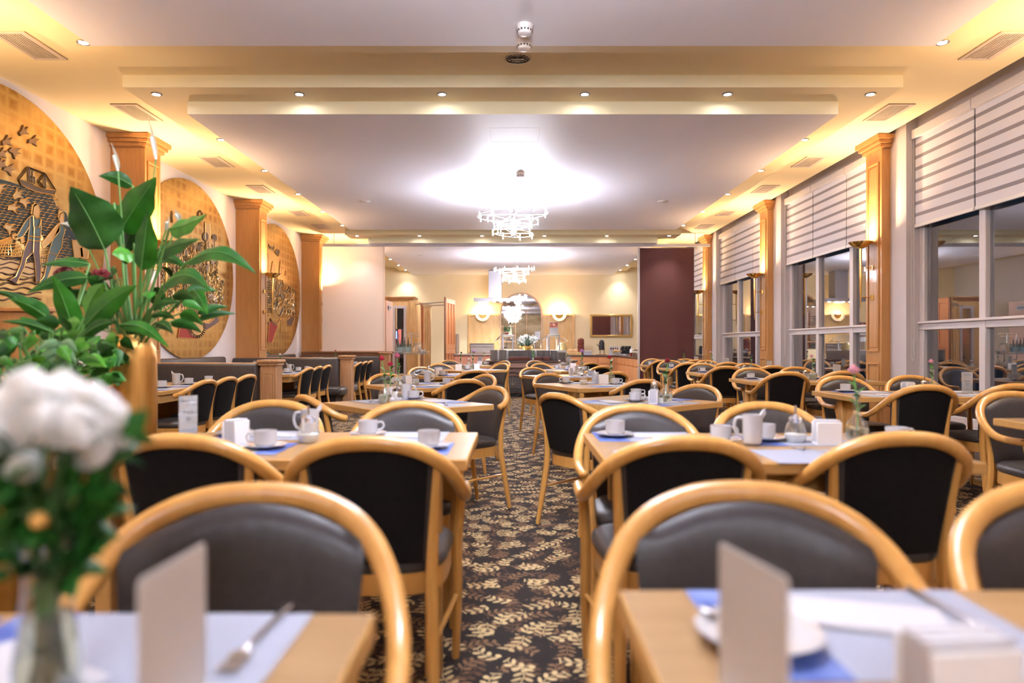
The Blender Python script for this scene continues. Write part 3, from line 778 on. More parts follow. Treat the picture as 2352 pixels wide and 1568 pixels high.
# ------------------------------------------------------------------ chairs
def chair_common(t, arm):
    top = .86 if arm else .835
    dz = top - .86
    # upholstered back
    def back(face):
        def fn(u, v):
            xw = (.184 + .026 * v) if face > 0 else (.150 + .022 * v)
            x = (u * 2 - 1) * xw
            zt = .832 + dz - .046 * (x / .175) ** 2 - .004 * abs(x / .175)
            z = .475 + (zt - .475) * v
            y = -.215 - .062 * v + x * x * .9
            e = min(1, min(u, 1 - u) * 9) * min(1, min(v, 1 - v) * 9)
            return (x, y + (.018 + .012 * e ** .5 if face > 0 else -.014 - .004 * e ** .5), z)
        return fn
    q = MB(); nu, nv = 10, 10
    q.grid(back(1), nu, nv); q.mi = 1; q.grid(back(-1), nu, nv); q.mi = 0
    A, B = back(1), back(-1)
    per = [(i / nu, 0) for i in range(nu)] + [(1, j / nv) for j in range(nv)] + [(1 - i / nu, 1) for i in range(nu)] + [(0, 1 - j / nv) for j in range(nv)]
    for k in range(len(per)):
        a, b = per[k], per[(k + 1) % len(per)]
        q.quad(A(*a), A(*b), B(*b), B(*a))
    bmesh.ops.remove_doubles(q.bm, verts=q.bm.verts[:], dist=.0006)
    q.build('backrest', [leather, back_fabric], t, angle=70)
    # seat cushion
    def plan(s_, grow=0):
        pts = []
        for k in range(28):
            a = 2 * PI * k / 28; c, s = math.cos(a), math.sin(a)
            ex = .55
            x = math.copysign(abs(c) ** ex, c); y = math.copysign(abs(s) ** ex, s)
            w_ = .205 + .028 * (y + 1) / 2
            pts.append((x * (w_ + grow) * s_, y * (.215 + grow) * s_ + .005))
        return pts
    q = MB(); prev = None
    layers = [(.97, .437), (1.0, .448), (1.005, .462), (.985, .476), (.93, .486), (.75, .492), (.4, .495)]
    rings = [[q.bm.verts.new((x, y, z)) for x, y in plan(s_)] for s_, z in layers]
    for Ra, Rb in zip(rings, rings[1:]):
        for k in range(28): q.bm.faces.new((Ra[k], Ra[(k + 1) % 28], Rb[(k + 1) % 28], Rb[k]))
    q.bm.faces.new(rings[-1]); q.bm.faces.new(rings[0][::-1]); q.build('seat', leather, t, angle=70)
    # seat frame
    q = MB()
    q.prism([(x, y, .375) for x, y in plan(.985)], (0, 0, .063)); q.build('seat_frame', wood_chair, t)
    # rear legs run up to the crest
    for s in (-1, 1):
        q = MB()
        pts = hull_spline([(s * .190, -.275, 0), (s * .182, -.235, .22), (s * .176, -.205, .42), (s * .182, -.213, .60), (s * .196, -.245, .785 + dz)], 4)
        q.tube(pts, [.0125 + .007 * math.sin(PI * min(1, i / (len(pts) - 1) * 1.0) ** .8) for i in range(len(pts))], 8)
        q.build('leg', wood_chair, t)
    for s in (-1, 1):
        q = MB()
        if arm: pts = hull_spline([(s * .225, .205, 0), (s * .232, .195, .22), (s * .232, .175, .42), (s * .248, .135, .622)], 3)
        else: pts = [(s * .222, .195, 0), (s * .222, .19, .2), (s * .215, .18, .40)]
        q.tube(pts, [.013 + .006 * i / (len(pts) - 1) for i in range(len(pts))] if not arm else [.013 + .006 * math.sin(PI * .5 * min(1, i / 6)) for i in range(len(pts))], 8)
        q.build('leg', wood_chair, t)
    for s in (-1, 1):
        q = MB(); q.tube([(s * .182, -.23, .235), (s * .230, .19, .235)], .0085, 6); q.build('stretcher', wood_chair, t)
def armchair():
    t = thing('armchair', '', 'chair')
    chair_common(t, True)
    half = [(0, -.292, .842), (.09, -.288, .834), (.165, -.270, .806), (.218, -.236, .764), (.250, -.180, .712), (.266, -.11, .665), (.270, -.04, .638), (.268, .05, .630), (.262, .15, .632)]
    pts = hull_spline([(-x, y, z) for x, y, z in half[:0:-1]] + half, 4)
    n = len(pts)
    q = MB(); q.tube(pts, [.0175 + .006 * math.sin(PI * i / (n - 1)) for i in range(n)], 12); q.build('hoop_rail', wood_chair, t, angle=70)
    return t
def side_chair():
    t = thing('side_chair', '', 'chair')
    chair_common(t, False)
    half = [(0, -.290, .817), (.08, -.286, .811), (.15, -.268, .788), (.205, -.232, .752), (.236, -.185, .722), (.245, -.140, .706)]
    pts = hull_spline([(-x, y, z) for x, y, z in half[:0:-1]] + half, 4)
    q = MB(); q.tube(pts, .0205, 12); q.build('crest_rail', wood_chair, t, angle=70)
    return t
def put_chair(kind, bx, by, fx, fy, label, group):
    """bx, by: the back; (fx, fy): where it faces"""
    L = math.hypot(fx, fy); fx /= L; fy /= L
    o = place(kind, armchair if kind == 'armchair' else side_chair, label, (bx + fx * .29, by + fy * .29, 0), math.atan2(-fx, fy), group)
    return o
GA = 'bentwood armchairs with dark leather'
GS = 'bentwood side chairs with dark leather'
def A(bx, by, fx, fy, lab): put_chair('armchair', bx, by, fx, fy, lab, GA)
def S(bx, by, fx, fy, lab): put_chair('side', bx, by, fx, fy, lab, GS)
A(-.485, 1.275, .16, -1, 'armchair facing the camera across the nearest mural side table')
A(.440, 1.29, -.14, -1, 'armchair facing the camera across the nearest window side table, by the aisle')
A(1.05, 1.30, -.05, -1, 'armchair facing the camera across the nearest window side table, cut by the frame')
A(-.416, 1.95, -.03, 1, 'black backed armchair, near side of the second mural side table, by the aisle')
A(-.985, 2.0, .05, 1, 'black backed armchair, near side of the second mural side table, by the plants')
A(-.474, 3.20, .02, -1, 'armchair behind the second mural side table, by the aisle')
A(-1.14, 3.25, .02, -1, 'armchair behind the second mural side table, by the plants')
A(.50, 1.96, -.02, 1, 'black backed armchair, near side of the second window side table, by the aisle')
A(1.18, 2.05, -.03, 1, 'black backed armchair, near side of the second window side table, away from the aisle')
A(.545, 3.02, -.03, -1, 'armchair with creased leather behind the second window side table, by the aisle')
A(1.15, 3.14, .0, -1, 'armchair behind the second window side table, behind the milk jug')
# side chairs round the turned tables beside the aisle
S(-.13, 4.88, -.76, -.62, 'side chair at the aisle corner behind the third mural side table')
S(-1.22, 3.98, .76, .62, 'side chair with black back at the near outer corner of the third mural side table')
S(-.40, 5.88, -.50, .86, 'side chair with black back at the aisle side of the fourth mural side table')
S(-.262, 6.88, -.75, -.62, 'side chair facing the camera at the aisle corner of the fourth mural side table')
S(-1.33, 7.10, .58, -.80, 'side chair facing the camera at the booth side of the fourth mural side table')
S(-.44, 8.10, -.5, .86, 'side chair with black back at the aisle side of the fifth mural side table')
S(-1.27, 9.36, .6, -.8, 'side chair with bluish grey leather behind the fifth mural side table')
S(-1.22, 11.15, .5, -.86, 'side chair behind the sixth mural side table, near the glass trolley')
S(-.16, 11.25, -.75, -.6, 'side chair at the aisle corner of the sixth mural side table')
S(-.15, 13.1, -.7, -.6, 'side chair at the aisle corner of the seventh mural side table')
S(-1.3, 13.75, .5, -.86, 'side chair behind the seventh mural side table, by the folding door')
S(.262, 4.14, .78, .62, 'side chair with black back at the aisle corner of the third window side table')
S(1.40, 5.10, -.76, -.62, 'side chair facing the camera at the outer corner of the third window side table')
S(.36, 7.15, .55, -.84, 'side chair facing the camera at the aisle corner of the fourth window side table')
S(1.13, 5.86, -.36, .93, 'side chair with black back at the near outer corner of the fourth window side table')
S(.25, 9.12, .5, -.86, 'side chair facing the camera at the aisle corner of the fifth window side table')
S(1.15, 7.66, -.5, .86, 'side chair with black back at the near outer corner of the fifth window side table')
S(.44, 11.25, .5, -.86, 'side chair behind the sixth window side table, by the aisle')
S(1.28, 9.78, -.5, .86, 'side chair with black back at the near outer corner of the sixth window side table')
S(.42, 13.3, .5, -.86, 'side chair behind the seventh window side table, before the buffet')
S(1.36, 11.85, -.5, .86, 'side chair with black back at the near outer corner of the seventh window side table')
# window side column of tables: chairs on both long sides
WT = [(2.80, 3.50), (4.92, 5.62), (7.02, 7.78), (8.98, 9.72), (10.85, 11.62), (12.72, 13.42)]
wb = [None, (4.56, 4.66), (6.88, 7.08), (8.84, 9.0), (10.7, 10.9), (12.6, 12.8)]
wf = [(3.88, 3.92), (5.90, 6.02), (8.12, 8.45), (10.2, 10.2), (12.3, 12.35), (13.85, 13.85)]
for i in range(6):
    tn = '%s table along the windows' % ordn[i]
    for j, (x, side) in enumerate(((2.83, 'aisle side'), (3.50, 'window side'))):
        if wb[i]: A(x - .06, wb[i][j], .02 * (j - .5), 1, 'black backed armchair, %s of the %s' % (side, tn))
        A(x, wf[i][j], .06 * (.5 - j), -1, 'armchair facing the camera, %s of the %s' % (side, tn))
# chairs along the booths
for b, ys in enumerate([[5.82, 6.34, 6.90], [9.15, 9.72, 10.30], [12.2, 12.78, 13.40]]):
    for j, y in enumerate(ys):
        S(-2.60 - .12 * (b > 0) - .03 * j, y, -.98, .10 - .03 * b, 'side chair on the aisle side of the %s booth table, %s from the camera' % (ordn[b], ordn[j]))
# ------------------------------------------------------------------ tables
ZT = .75
TABS = []
def clampt(x, y, mg=.05):
    best = None
    for cx, cy, L, Wd, a in TABS:
        u, v = x - cx, y - cy; u, v = u * math.cos(a) + v * math.sin(a), -u * math.sin(a) + v * math.cos(a)
        U = max(-L / 2 + mg, min(L / 2 - mg, u)); V = max(-Wd / 2 + mg, min(Wd / 2 - mg, v))
        d = math.hypot(U - u, V - v)
        if best is None or d < best[0]: best = (d, cx + U * math.cos(a) - V * math.sin(a), cy + U * math.sin(a) + V * math.cos(a))
    return (best[1], best[2]) if best[0] < 1.0 else (x, y)
def table(cx, cy, L, Wd, ang, label, legs):
    TABS.append((cx, cy, L, Wd, R(ang)))
    t = thing('dining_table', label, 'table', (cx, cy, 0), R(ang), 'light wood dining tables')
    q = MB(); q.box(-L / 2, L / 2, -Wd / 2, Wd / 2, ZT - .038, ZT, .004)
    o = q.build('tabletop', [wood_table, wood_edge], t)
    for p in o.data.polygons:
        if abs(p.normal.z) < .9: p.material_index = 1
    if legs == 'four':
        for sx in (-1, 1):
            for sy in (-1, 1):
                q = MB(); x, y = sx * (L / 2 - .12), sy * (Wd / 2 - .10); q.box(x - .027, x + .027, y - .027, y + .027, 0, ZT - .038, .005); q.build('leg', wood_edge, t)
        q = MB(); q.box(-L / 2 + .12, L / 2 - .12, -Wd / 2 + .09, -Wd / 2 + .11, ZT - .11, ZT - .038); q.box(-L / 2 + .12, L / 2 - .12, Wd / 2 - .11, Wd / 2 - .09, ZT - .11, ZT - .038); q.build('apron', wood_edge, t)
    else:
        a = min(L, Wd) / 2 - .24
        xs = (0,) if legs == 'one' else (-L / 2 + .12, L / 2 - .12)
        for x in xs:
            q = MB()
            q.box(x - .13 if legs == 'one' else x - .05, x + .13 if legs == 'one' else x + .05, -.022, .022, .05, ZT - .038, .004)
            q.box(x - .022, x + .022, -.13, .13, .05, ZT - .038, .004)
            q.box(x - .22 if legs == 'one' else x - .05, x + .22 if legs == 'one' else x + .05, -.05, .05, 0, .055, .006); q.box(x - .05, x + .05, -.24, .24, 0, .05, .006)
            q.build('pedestal', wood_edge, t)
    return t
# ------------------------------------------------------------------ tableware
def cup():
    t = thing('coffee_cup', '', 'cup')
    q = MB(); q.lathe([(0, .004), (.026, .0), (.030, .003), (.0385, .012), (.040, .058), (.0375, .058), (.0355, .014), (0, .010)], 24); q.build('bowl', porcelain, t)
    q = MB(); q.tube(hull_spline([(.038, 0, .048), (.056, 0, .050), (.064, 0, .036), (.056, 0, .022), (.038, 0, .018)], 3), .0048, 6); q.build('handle', porcelain, t)
    return t
def saucer():
    q = MB(); q.lathe([(0, .004), (.03, .0035), (.034, 0), (.04, .002), (.074, .013), (.077, .0155), (.074, .0165), (.045, .008), (.03, .006), (0, .006)], 28)
    o = q.build('saucer', porcelain); return tag(o, '', 'saucer')
def mug():
    t = thing('milk_jug', '', 'jug')
    q = MB(); q.lathe([(0, .004), (.030, 0), (.034, .004), (.036, .05), (.037, .108), (.034, .108), (.033, .01), (0, .008)], 22); q.build('body', porcelain, t)
    q = MB(); q.tube(hull_spline([(-.035, 0, .095), (-.058, 0, .094), (-.066, 0, .066), (-.056, 0, .036), (-.034, 0, .026)], 3), .006, 7); q.build('handle', porcelain, t)
    q = MB(); q.prism([(.030, -.012, .085), (.030, .012, .085), (.050, 0, .112)], (-.004, 0, .022)); q.build('spout', porcelain, t)
    return t
def holder():
    t = thing('napkin_holder', '', 'napkin holder')
    q = MB(); q.box(-.045, .045, -.028, .028, 0, .008, .002)
    q.box(-.045, .045, -.028, -.022, 0, .085, .002); q.box(-.045, .045, .022, .028, 0, .085, .002); q.build('stand', white_plastic, t)
    q = MB()
    for i in range(5): q.box(-.043, .043, -.0205 + i * .0082, -.0125 + i * .0082, .006, .092 - .002 * (i % 2), .001)
    q.build('napkins', paper, t)
    return t
def sugar():
    t = thing('sugar_pourer', '', 'sugar pourer')
    q = MB(); q.lathe([(0, .0), (.030, 0), (.040, .02), (.041, .04), (.032, .068), (.024, .082)], 22); q.build('glass_jar', tglass, t)
    q = MB(); q.lathe([(0, .003), (.029, .003), (.0375, .02), (.0385, .034), (0, .036)], 20); q.build('sugar', mat('sugar_white', (.85, .84, .82), .8), t)
    q = MB(); q.lathe([(.026, .078), (.027, .094), (.014, .104), (.005, .108), (.005, .142), (0, .142)], 18); q.build('metal_cap', chrome, t)
    return t
def shaker():
    t = thing('sugar_shaker', '', 'sugar shaker')
    q = MB(); q.lathe([(0, 0), (.034, 0), (.036, .01), (.031, .05), (.024, .09)], 18); q.build('glass_jar', tglass, t)
    q = MB(); q.lathe([(0, .003), (.032, .003), (.030, .045), (0, .046)], 18); q.build('sugar', mat('sugar_white'), t)
    q = MB(); q.lathe([(.025, .088), (.027, .10), (.022, .115), (.006, .12), (.005, .138), (0, .138)], 16); q.build('metal_cap', chrome, t)
    return t
def pepper():
    t = thing('salt_shaker', '', 'salt shaker')
    q = MB(); q.box(-.017, .017, -.017, .017, 0, .055, .004); q.build('glass_body', tglass, t)
    q = MB(); q.box(-.014, .014, -.014, .014, .002, .038, .002); q.build('salt', mat('sugar_white'), t)
    q = MB(); q.lathe([(.017, .055), (.016, .066), (.010, .072), (0, .073)], 14); q.build('cap', chrome, t)
    return t
def bowl():
    t = thing('sugar_bowl', '', 'bowl')
    q = MB(); q.lathe([(0, .0), (.028, 0), (.036, .012), (.040, .045), (.0375, .045), (.034, .014), (0, .008)], 22); q.build('bowl_body', porcelain, t)
    q = MB()
    for i in range(9):
        a = i * 2.4; r = .008 + .0023 * i; q.box(r * math.cos(a) - .013, r * math.cos(a) + .013, r * math.sin(a) - .005, r * math.sin(a) + .005, .03, .052 + .003 * (i % 3), .002, M=Matrix.Rotation(a * .3, 4, 'Z'))
    q.build('sugar_sachet', paper, t)
    return t
def napkin():
    q = MB(); q.box(-.05, .05, -.10, .10, 0, .0035, .001); q.box(-.048, .05, -.098, .096, .0035, .006, .001, M=Matrix.Rotation(.03, 4, 'Z'))
    return tag(q.build('folded_napkin', paper), '', 'napkin')
def fork():
    t = thing('fork', '', 'fork')
    q = MB(); q.tube([(0, -.10, .004), (0, -.04, .006), (0, .03, .009), (0, .05, .006)], [.006, .004, .003, .006], 7, flat=.4); q.build('handle', cutlery, t)
    q = MB(); q.box(-.012, .012, .048, .066, .004, .0065, .002)
    for i in range(4): q.box(-.0115 + i * .0065, -.0085 + i * .0065, .06, .096, .003, .0055, .0008)
    q.build('tines', cutlery, t)
    return t
def knife():
    t = thing('knife', '', 'knife')
    q = MB(); q.tube([(0, -.10, .005), (0, -.05, .005), (0, .0, .005)], [.007, .006, .005], 7, flat=.5); q.build('handle', cutlery, t)
    q = MB(); q.prism([(-.002, 0, .003), (.008, .005, .003), (.009, .08, .003), (.002, .10, .003), (-.003, .08, .003)], (0, 0, .0022)); q.build('blade', cutlery, t)
    return t
def spoon():
    t = thing('teaspoon', '', 'spoon')
    q = MB(); q.tube([(0, -.06, .004), (0, 0, .006), (0, .035, .005)], [.0045, .002, .0025], 6, flat=.5); q.build('handle', cutlery, t)
    q = MB(); q.ball((0, .048, .004), .012, 2, (.8, 1.3, .25)); q.build('bowl', cutlery, t)
    return t
def vase():
    t = thing('bud_vase', '', 'vase')
    q = MB(); q.lathe([(0, .002), (.026, 0), (.040, .02), (.044, .045), (.036, .075), (.016, .10), (.0125, .125), (.015, .17), (.020, .185), (.018, .185), (.0135, .17)], 24); q.build('glass_body', tglass, t)
    q = MB(); q.lathe([(0, .006), (.025, .006), (.038, .022), (.0415, .045), (.038, .058), (0, .058)], 20); q.build('water', mat('vase_water', (.75, .80, .66), .05, Transmission_Weight=.9, IOR=1.2), t)
    return t
def bloom_mesh(r, n=5, seed=0):
    rr = random.Random(seed); q = MB()
    for lay in range(n):
        k = 5 + lay; rad = r * (.28 + .72 * lay / (n - 1)); up = r * (1.0 - .75 * lay / (n - 1))
        for i in range(k):
            a = 2 * PI * i / k + lay * .7 + rr.uniform(-.1, .1)
            def fn(u, v, a=a, rad=rad, up=up, lay=lay):
                w_ = (u - .5) * 1.5 / (1 + lay * .25) * (1 - .25 * v)
                rr_ = rad * (.15 + .85 * math.sin(v * PI / 2)) * (1 - .12 * (u - .5) ** 2)
                return (rr_ * math.cos(a + w_), rr_ * math.sin(a + w_), -r * .45 * (1 - v) + up * v ** 1.2 - r * .08 * (2 * u - 1) ** 2)
            q.grid(fn, 3, 3)
    return q
PINK = {'red': (.55, .02, .07), 'pink': (.78, .20, .42), 'lilac': (.55, .30, .62), 'purple': (.05, .015, .05), 'white': (.8, .8, .78), 'deep red': (.30, .01, .03), 'pale pink': (.8, .40, .48)}
def flower(colour, h=.24, seed=0, r=.021):
    def mk():
        rr = random.Random(seed)
        t = thing('cut_flower', '', 'flower')
        lx = rr.uniform(-.02, .02); ly = rr.uniform(-.02, .02)
        q = MB(); q.tube(hull_spline([(0, 0, .03), (.004, 0, .1), (0, .003, .17), (lx, ly, h)], 4), .0034, 6); q.build('stem', stemm, t)
        q = MB()
        for i in range(5):
            a = i * 2.1; z0 = .12 + .022 * i
            def fn(u, v, a=a, z0=z0):
                L = .055 * v; w_ = .012 * math.sin(PI * min(v * .95 + .05, 1)) * (u * 2 - 1)
                return (math.cos(a) * L * .7 - math.sin(a) * w_, math.sin(a) * L * .7 + math.cos(a) * w_, z0 + L * .9 - 8 * (L ** 2))
            q.grid(fn, 2, 5)
        q.build('foliage', leafm, t)
        q = bloom_mesh(r, 4, seed); o = q.build('bloom', mat('petal_' + colour.replace(' ', '_'), PINK[colour], .55), t, fix=False); o.location = (lx, ly, h + .006)
        return t
    return mk
def card(number):
    t = thing('table_card', '', 'table card')
    q = MB(); q.box(-.036, .036, -.0015, .0015, .004, .165, .001); q.build('printed_card', paper, t)
    q = MB(); q.box(-.038, .038, -.003, -.0018, .0, .168); q.box(-.038, .038, .0018, .003, 0, .168); q.build('acrylic_sleeve', tglass, t, smooth=False)
    q = MB(); q.box(-.038, .038, -.03, .03, 0, .004, .001); q.build('acrylic_foot', tglass, t)
    ink = mat('grey_ink', (.18, .17, .17), .7)
    for i, (s, z, sz) in enumerate((('Reserviert', .146, .012), ('Tisch', .098, .020), (number, .072, .020), ('Guten Morgen', .028, .009))):
        lettering(s, sz, ink, t, (0, -.0036, z), (R(90), 0, 0))
        lettering(s, sz, ink, t, (0, .0036, z), (R(90), 0, PI))
    return t

def rot2(x, y, a): return x * math.cos(a) - y * math.sin(a), x * math.sin(a) + y * math.cos(a)
class T:
    """places things on a table top, in the table's own axes"""
    def __init__(s, cx, cy, ang, nm): s.cx, s.cy, s.a, s.nm = cx, cy, R(ang), nm
    def at(s, u, v, z=0): x, y = rot2(u, v, s.a); return (s.cx + x, s.cy + y, ZT + z)
    def put(s, kind, mk, lab, u, v, r=0, z=0, group=None): return place(kind, mk, lab, s.at(u, v, z), s.a + R(r), group)
    def setting(s, u, v, r, where, cut=True, cup_off=(.0, .0), cuprot=0, sc=1):
        """r: 0 = guest sits at -v looking to +v"""
        a = R(r)
        def o(du, dv): x, y = rot2(du, dv, a); return u + x, v + y
        s.put('mat', placemat, 'paper placemat with blue end, %s of the %s' % (where, s.nm), u, v, r, .0005, 'paper placemats')
        x, y = o(.03, -.01); s.put('napkin', napkin, 'folded white napkin on the placemat, %s of the %s' % (where, s.nm), x, y, r + 68, .0018, 'folded napkins')
        x, y = o(-.155 + cup_off[0], .03 + cup_off[1])
        s.put('saucer', saucer, 'white saucer, %s of the %s' % (where, s.nm), x, y, 0, .0022, 'white saucers')
        s.put('cup', cup, 'white coffee cup, %s of the %s' % (where, s.nm), x, y, cuprot, .0082, 'white coffee cups')
        if cut:
            x, y = o(.15, -.01); s.put('fork', fork, 'steel fork, %s of the %s' % (where, s.nm), x, y, r - 25, .002, 'forks')
            x, y = o(.0, -.02); s.put('knife', knife, 'steel knife on the napkin, %s of the %s' % (where, s.nm), x, y, r + 60, .009, 'table knives')
def placemat():
    q = MB(); q.box(-.20, .20, -.14, .14, 0, .001); return tag(q.build('placemat', placemat_m, smooth=False), '', 'placemat')

# nearest tables -----------------------------------------------------
n1 = 'nearest table on the mural side'; table(-.80, .585, 1.22, .72, 0, 'light wood table nearest to the camera on the mural side of the aisle', 'four')
n2 = 'nearest table on the window side'; table(.80, .67, 1.28, .73, 0, 'light wood table nearest to the camera on the window side of the aisle', 'four')
g = T(-.80, .585, 0, n1)
g.put('mat', placemat, 'paper placemat in front of the facing armchair on the ' + n1, .325, .215, 0, .0005, 'paper placemats')
g.put('napkin', napkin, 'folded napkin beside the menu card on the ' + n1, .245, .17, 60, .0018, 'folded napkins')
g.put('fork', fork, 'steel fork lying on the placemat of the ' + n1, .482, .275, 178, .002, 'forks')
g.put('mat', placemat, 'blue ended placemat under the flower vase on the ' + n1, -.09, .20, 180, .0005, 'paper placemats')
g = T(.80, .67, 0, n2)
g.put('mat', placemat, 'paper placemat under the saucer on the ' + n2, -.34, .22, 0, .0005, 'paper placemats')
g.put('mat', placemat, 'paper placemat at the far end of the ' + n2, .32, .2, 0, .0005, 'paper placemats')
g.put('napkin', napkin, 'folded napkin in the middle of the ' + n2, -.325, .25, 72, .0018, 'folded napkins')
g.put('fork', fork, 'steel fork on the placemat of the ' + n2, -.20, .262, 182, .002, 'forks')
g.put('saucer', saucer, 'white saucer behind the grey menu card on the ' + n2, -.493, .185, 0, .002, 'white saucers')
g.put('spoon', spoon, 'teaspoon on the saucer of the ' + n2, -.52, .19, 30, .017, 'teaspoons')
g.put('holder', holder, 'white napkin holder at the near edge of the ' + n2, -.369, -.008, 6, .0, 'napkin holders')
def menu_card(label, loc, rz):
    t = thing('menu_card', label, 'menu card', loc, rz)
    q = MB(); q.prism([(-.061, 0, 0), (.061, 0, 0), (.061, 0, .150), (.057, 0, .155), (-.057, 0, .155), (-.061, 0, .150)], (0, .002, 0)); q.build('card', mat('grey_card', (.55, .52, .50), .6), t)
    q = MB(); q.box(-.05, .05, -.02, .024, 0, .003, .001); q.build('foot', mat('grey_card'), t)
    return t
menu_card('blurred grey menu card beside the fork on the ' + n1, (-.340, .688, ZT), R(87))
menu_card('blurred grey menu card before the saucer on the ' + n2, (.240, .690, ZT), R(-77))
# second tables ------------------------------------------------------
n3 = 'second table on the mural side'; table(-.825, 2.575, 1.352, .70, 0, 'long light wood table, second on the mural side of the aisle', 'four')
n4 = 'second table on the window side'; table(.90, 2.53, 1.202, .74, 0, 'long light wood table, second on the window side of the aisle', 'four')
def W(px, py, dh=.37):
    """table top point seen at this pixel -> x, y"""
    d = dh * F / (py - VY); return (px - VX) * d / F, d
def on(kind, mk, lab, px, py, rz=0, z=0, group=None, tz=ZT):
    x, y = W(px, py, CAM_Z - tz - z); x, y = clampt(x, y); return place(kind, mk, lab, (x, y, tz + z), R(rz), group)
def cupset(px, py, where, nm, rz=0, mt=True, side=1, cut=False, far=True):
    x, y = W(px, py)
    if mt:
        place('mat', placemat, 'paper placemat, %s of the %s' % (where, nm), (x + (.12 if far else -.12), y + (.0 if far else .0), ZT + .0005), R(0 if far else 180), 'paper placemats')
        place('napkin', napkin, 'folded napkin, %s of the %s' % (where, nm), (x + (.17 if far else -.17), y - .01, ZT + .0018), R(80), 'folded napkins')
    place('saucer', saucer, 'white saucer, %s of the %s' % (where, nm), (x, y, ZT + .0022), 0, 'white saucers')
    place('cup', cup, 'white coffee cup, %s of the %s' % (where, nm), (x, y, ZT + .0085), R(rz), 'white coffee cups')
    if cut: place('fork', fork, 'steel fork, %s of the %s' % (where, nm), (x + (.27 if far else -.27), y, ZT + .002), R(20), 'forks')
cupset(540, 1000, 'far side by the card', n3, 120)
cupset(845, 1002, 'far side by the aisle', n3, 10, side=-1)
cupset(610, 1030, 'near side by the card', n3, 200, far=False)
cupset(985, 1030, 'near aisle corner', n3, 60, side=-1, far=False)
on('holder', holder, 'white napkin holder between two cups on the ' + n3, 542, 1018, 78, 0, 'napkin holders')
on('jug', mug, 'white milk jug behind the sugar pourer on the ' + n3, 712, 1000, 0, 0, 'milk jugs')
on('sugar', sugar, 'glass sugar pourer with metal cap on the ' + n3, 708, 1016, 0, 0, 'sugar pourers')
on('card37', lambda: card('36'), 'upright table card in clear sleeve on the ' + n3, 432, 1002, 48, 0, 'table cards')
cupset(1413, 1003, 'far aisle corner', n4, 90)
cupset(1656, 1016, 'middle, before the milk jug', n4, 0, mt=False)
cupset(1757, 1012, 'behind the milk jug', n4, 180)
cupset(2060, 1021, 'end away from the aisle', n4, 0, mt=False)
on('jug', mug, 'white milk jug, handle toward the aisle, on the ' + n4, 1728, 1018, -5, .006, 'milk jugs')
place('mat', placemat, 'paper placemat at the near edge, middle of the ' + n4, W(1890, 1048)[0:2] + (ZT + .0005,), PI, 'paper placemats')
place('mat', placemat, 'paper placemat at the near aisle corner of the ' + n4, W(1560, 1050)[0:2] + (ZT + .0005,), PI, 'paper placemats')
place('fork', fork, 'steel fork on the middle placemat of the ' + n4, W(1878, 1040)[0:2] + (ZT + .002,), R(30), 'forks')
on('sugar', sugar, 'glass sugar pourer beside the napkin holder on the ' + n4, 1827, 1016, 0, 0, 'sugar pourers')
on('holder', holder, 'white napkin holder before the flower vase on the ' + n4, 1899, 1020, -4, 0, 'napkin holders')
on('vase', vase, 'round glass bud vase on the ' + n4, 1968, 1016, 0, 0, 'glass bud vases')
on('fl_big', flower('pale pink', .27, 3, .024), 'drooping pink and green flower in the vase of the ' + n4, 1968, 1016, 0, 0, 'cut flowers')
# third row and on: turned square tables -----------------------------
def edges(nm, cx, cy, L, Wd, ang, label, col, flc, seed, n_set, cut, num=None, vz=(.0, .08)):
    table(cx, cy, L, Wd, ang, label, 'one')
    g = T(cx, cy, ang, nm)
    rr = random.Random(seed)
    pos = [(0, -Wd / 2 + .16, 0, 'near edge'), (L / 2 - .16, 0, 90, 'edge toward the far window'), (0, Wd / 2 - .16, 180, 'far edge'), (-L / 2 + .16, 0, 270, 'edge toward the near murals')]
    for k in n_set:
        u, v, r, wn_ = pos[k]
        g.put('mat', placemat, 'paper placemat, %s of the %s' % (wn_, nm), u, v, r, .0005 + .0004 * k, 'paper placemats')
        g.put('napkin', napkin, 'folded napkin, %s of the %s' % (wn_, nm), u * .9, v * .9, r + 70, .0035, 'folded napkins')
        if cut: g.put('fork', fork, 'steel fork, %s of the %s' % (wn_, nm), u * 1.0 + .12 * math.cos(R(r)), v + .12 * math.sin(R(r)), r - 30, .004, 'forks')
    return g
table_specs = [
 ('third table on the mural side', -.68, 4.39, .76, .84, 40.5, (0, 1, 2), True),
 ('third table on the window side', .816, 4.58, .82, .82, 39, (0, 1, 3), True),
 ('fourth table on the mural side', -.829, 6.43, .84, .84, 35.5, (0, 1, 2), True),
 ('fourth table on the window side', .80, 6.50, .90, .88, 24, (0, 1, 2), True),
 ('fifth table on the mural side', -.87, 8.72, .84, .84, 38, (0, 1), False),
 ('fifth table on the window side', .70, 8.40, .90, .84, 26, (0, 1), False),
 ('sixth table on the mural side', -.70, 10.6, .84, .84, 40, (0, 1), False),
 ('sixth table on the window side', .86, 10.5, .84, .84, 30, (0, 2), False),
 ('seventh table on the mural side', -.87, 13.0, .84, .84, 10, (0,), False),
 ('seventh table on the window side', .92, 12.6, .84, .84, 30, (0,), False)]
for i, (nm, cx, cy, L, Wd, ang, ns, ct) in enumerate(table_specs):
    edges(nm, cx, cy, L, Wd, ang, 'square light wood table, %s of the aisle' % nm, None, None, i, ns, ct)
def nice(kind):
    return {'cup': 'white coffee cup', 'jug': 'white milk jug', 'holder': 'white napkin holder', 'sugar': 'glass sugar pourer', 'shaker': 'tall glass sugar shaker', 'vase': 'glass bud vase', 'bowl': 'white sugar bowl', 'salt': 'small salt shaker'}[kind]
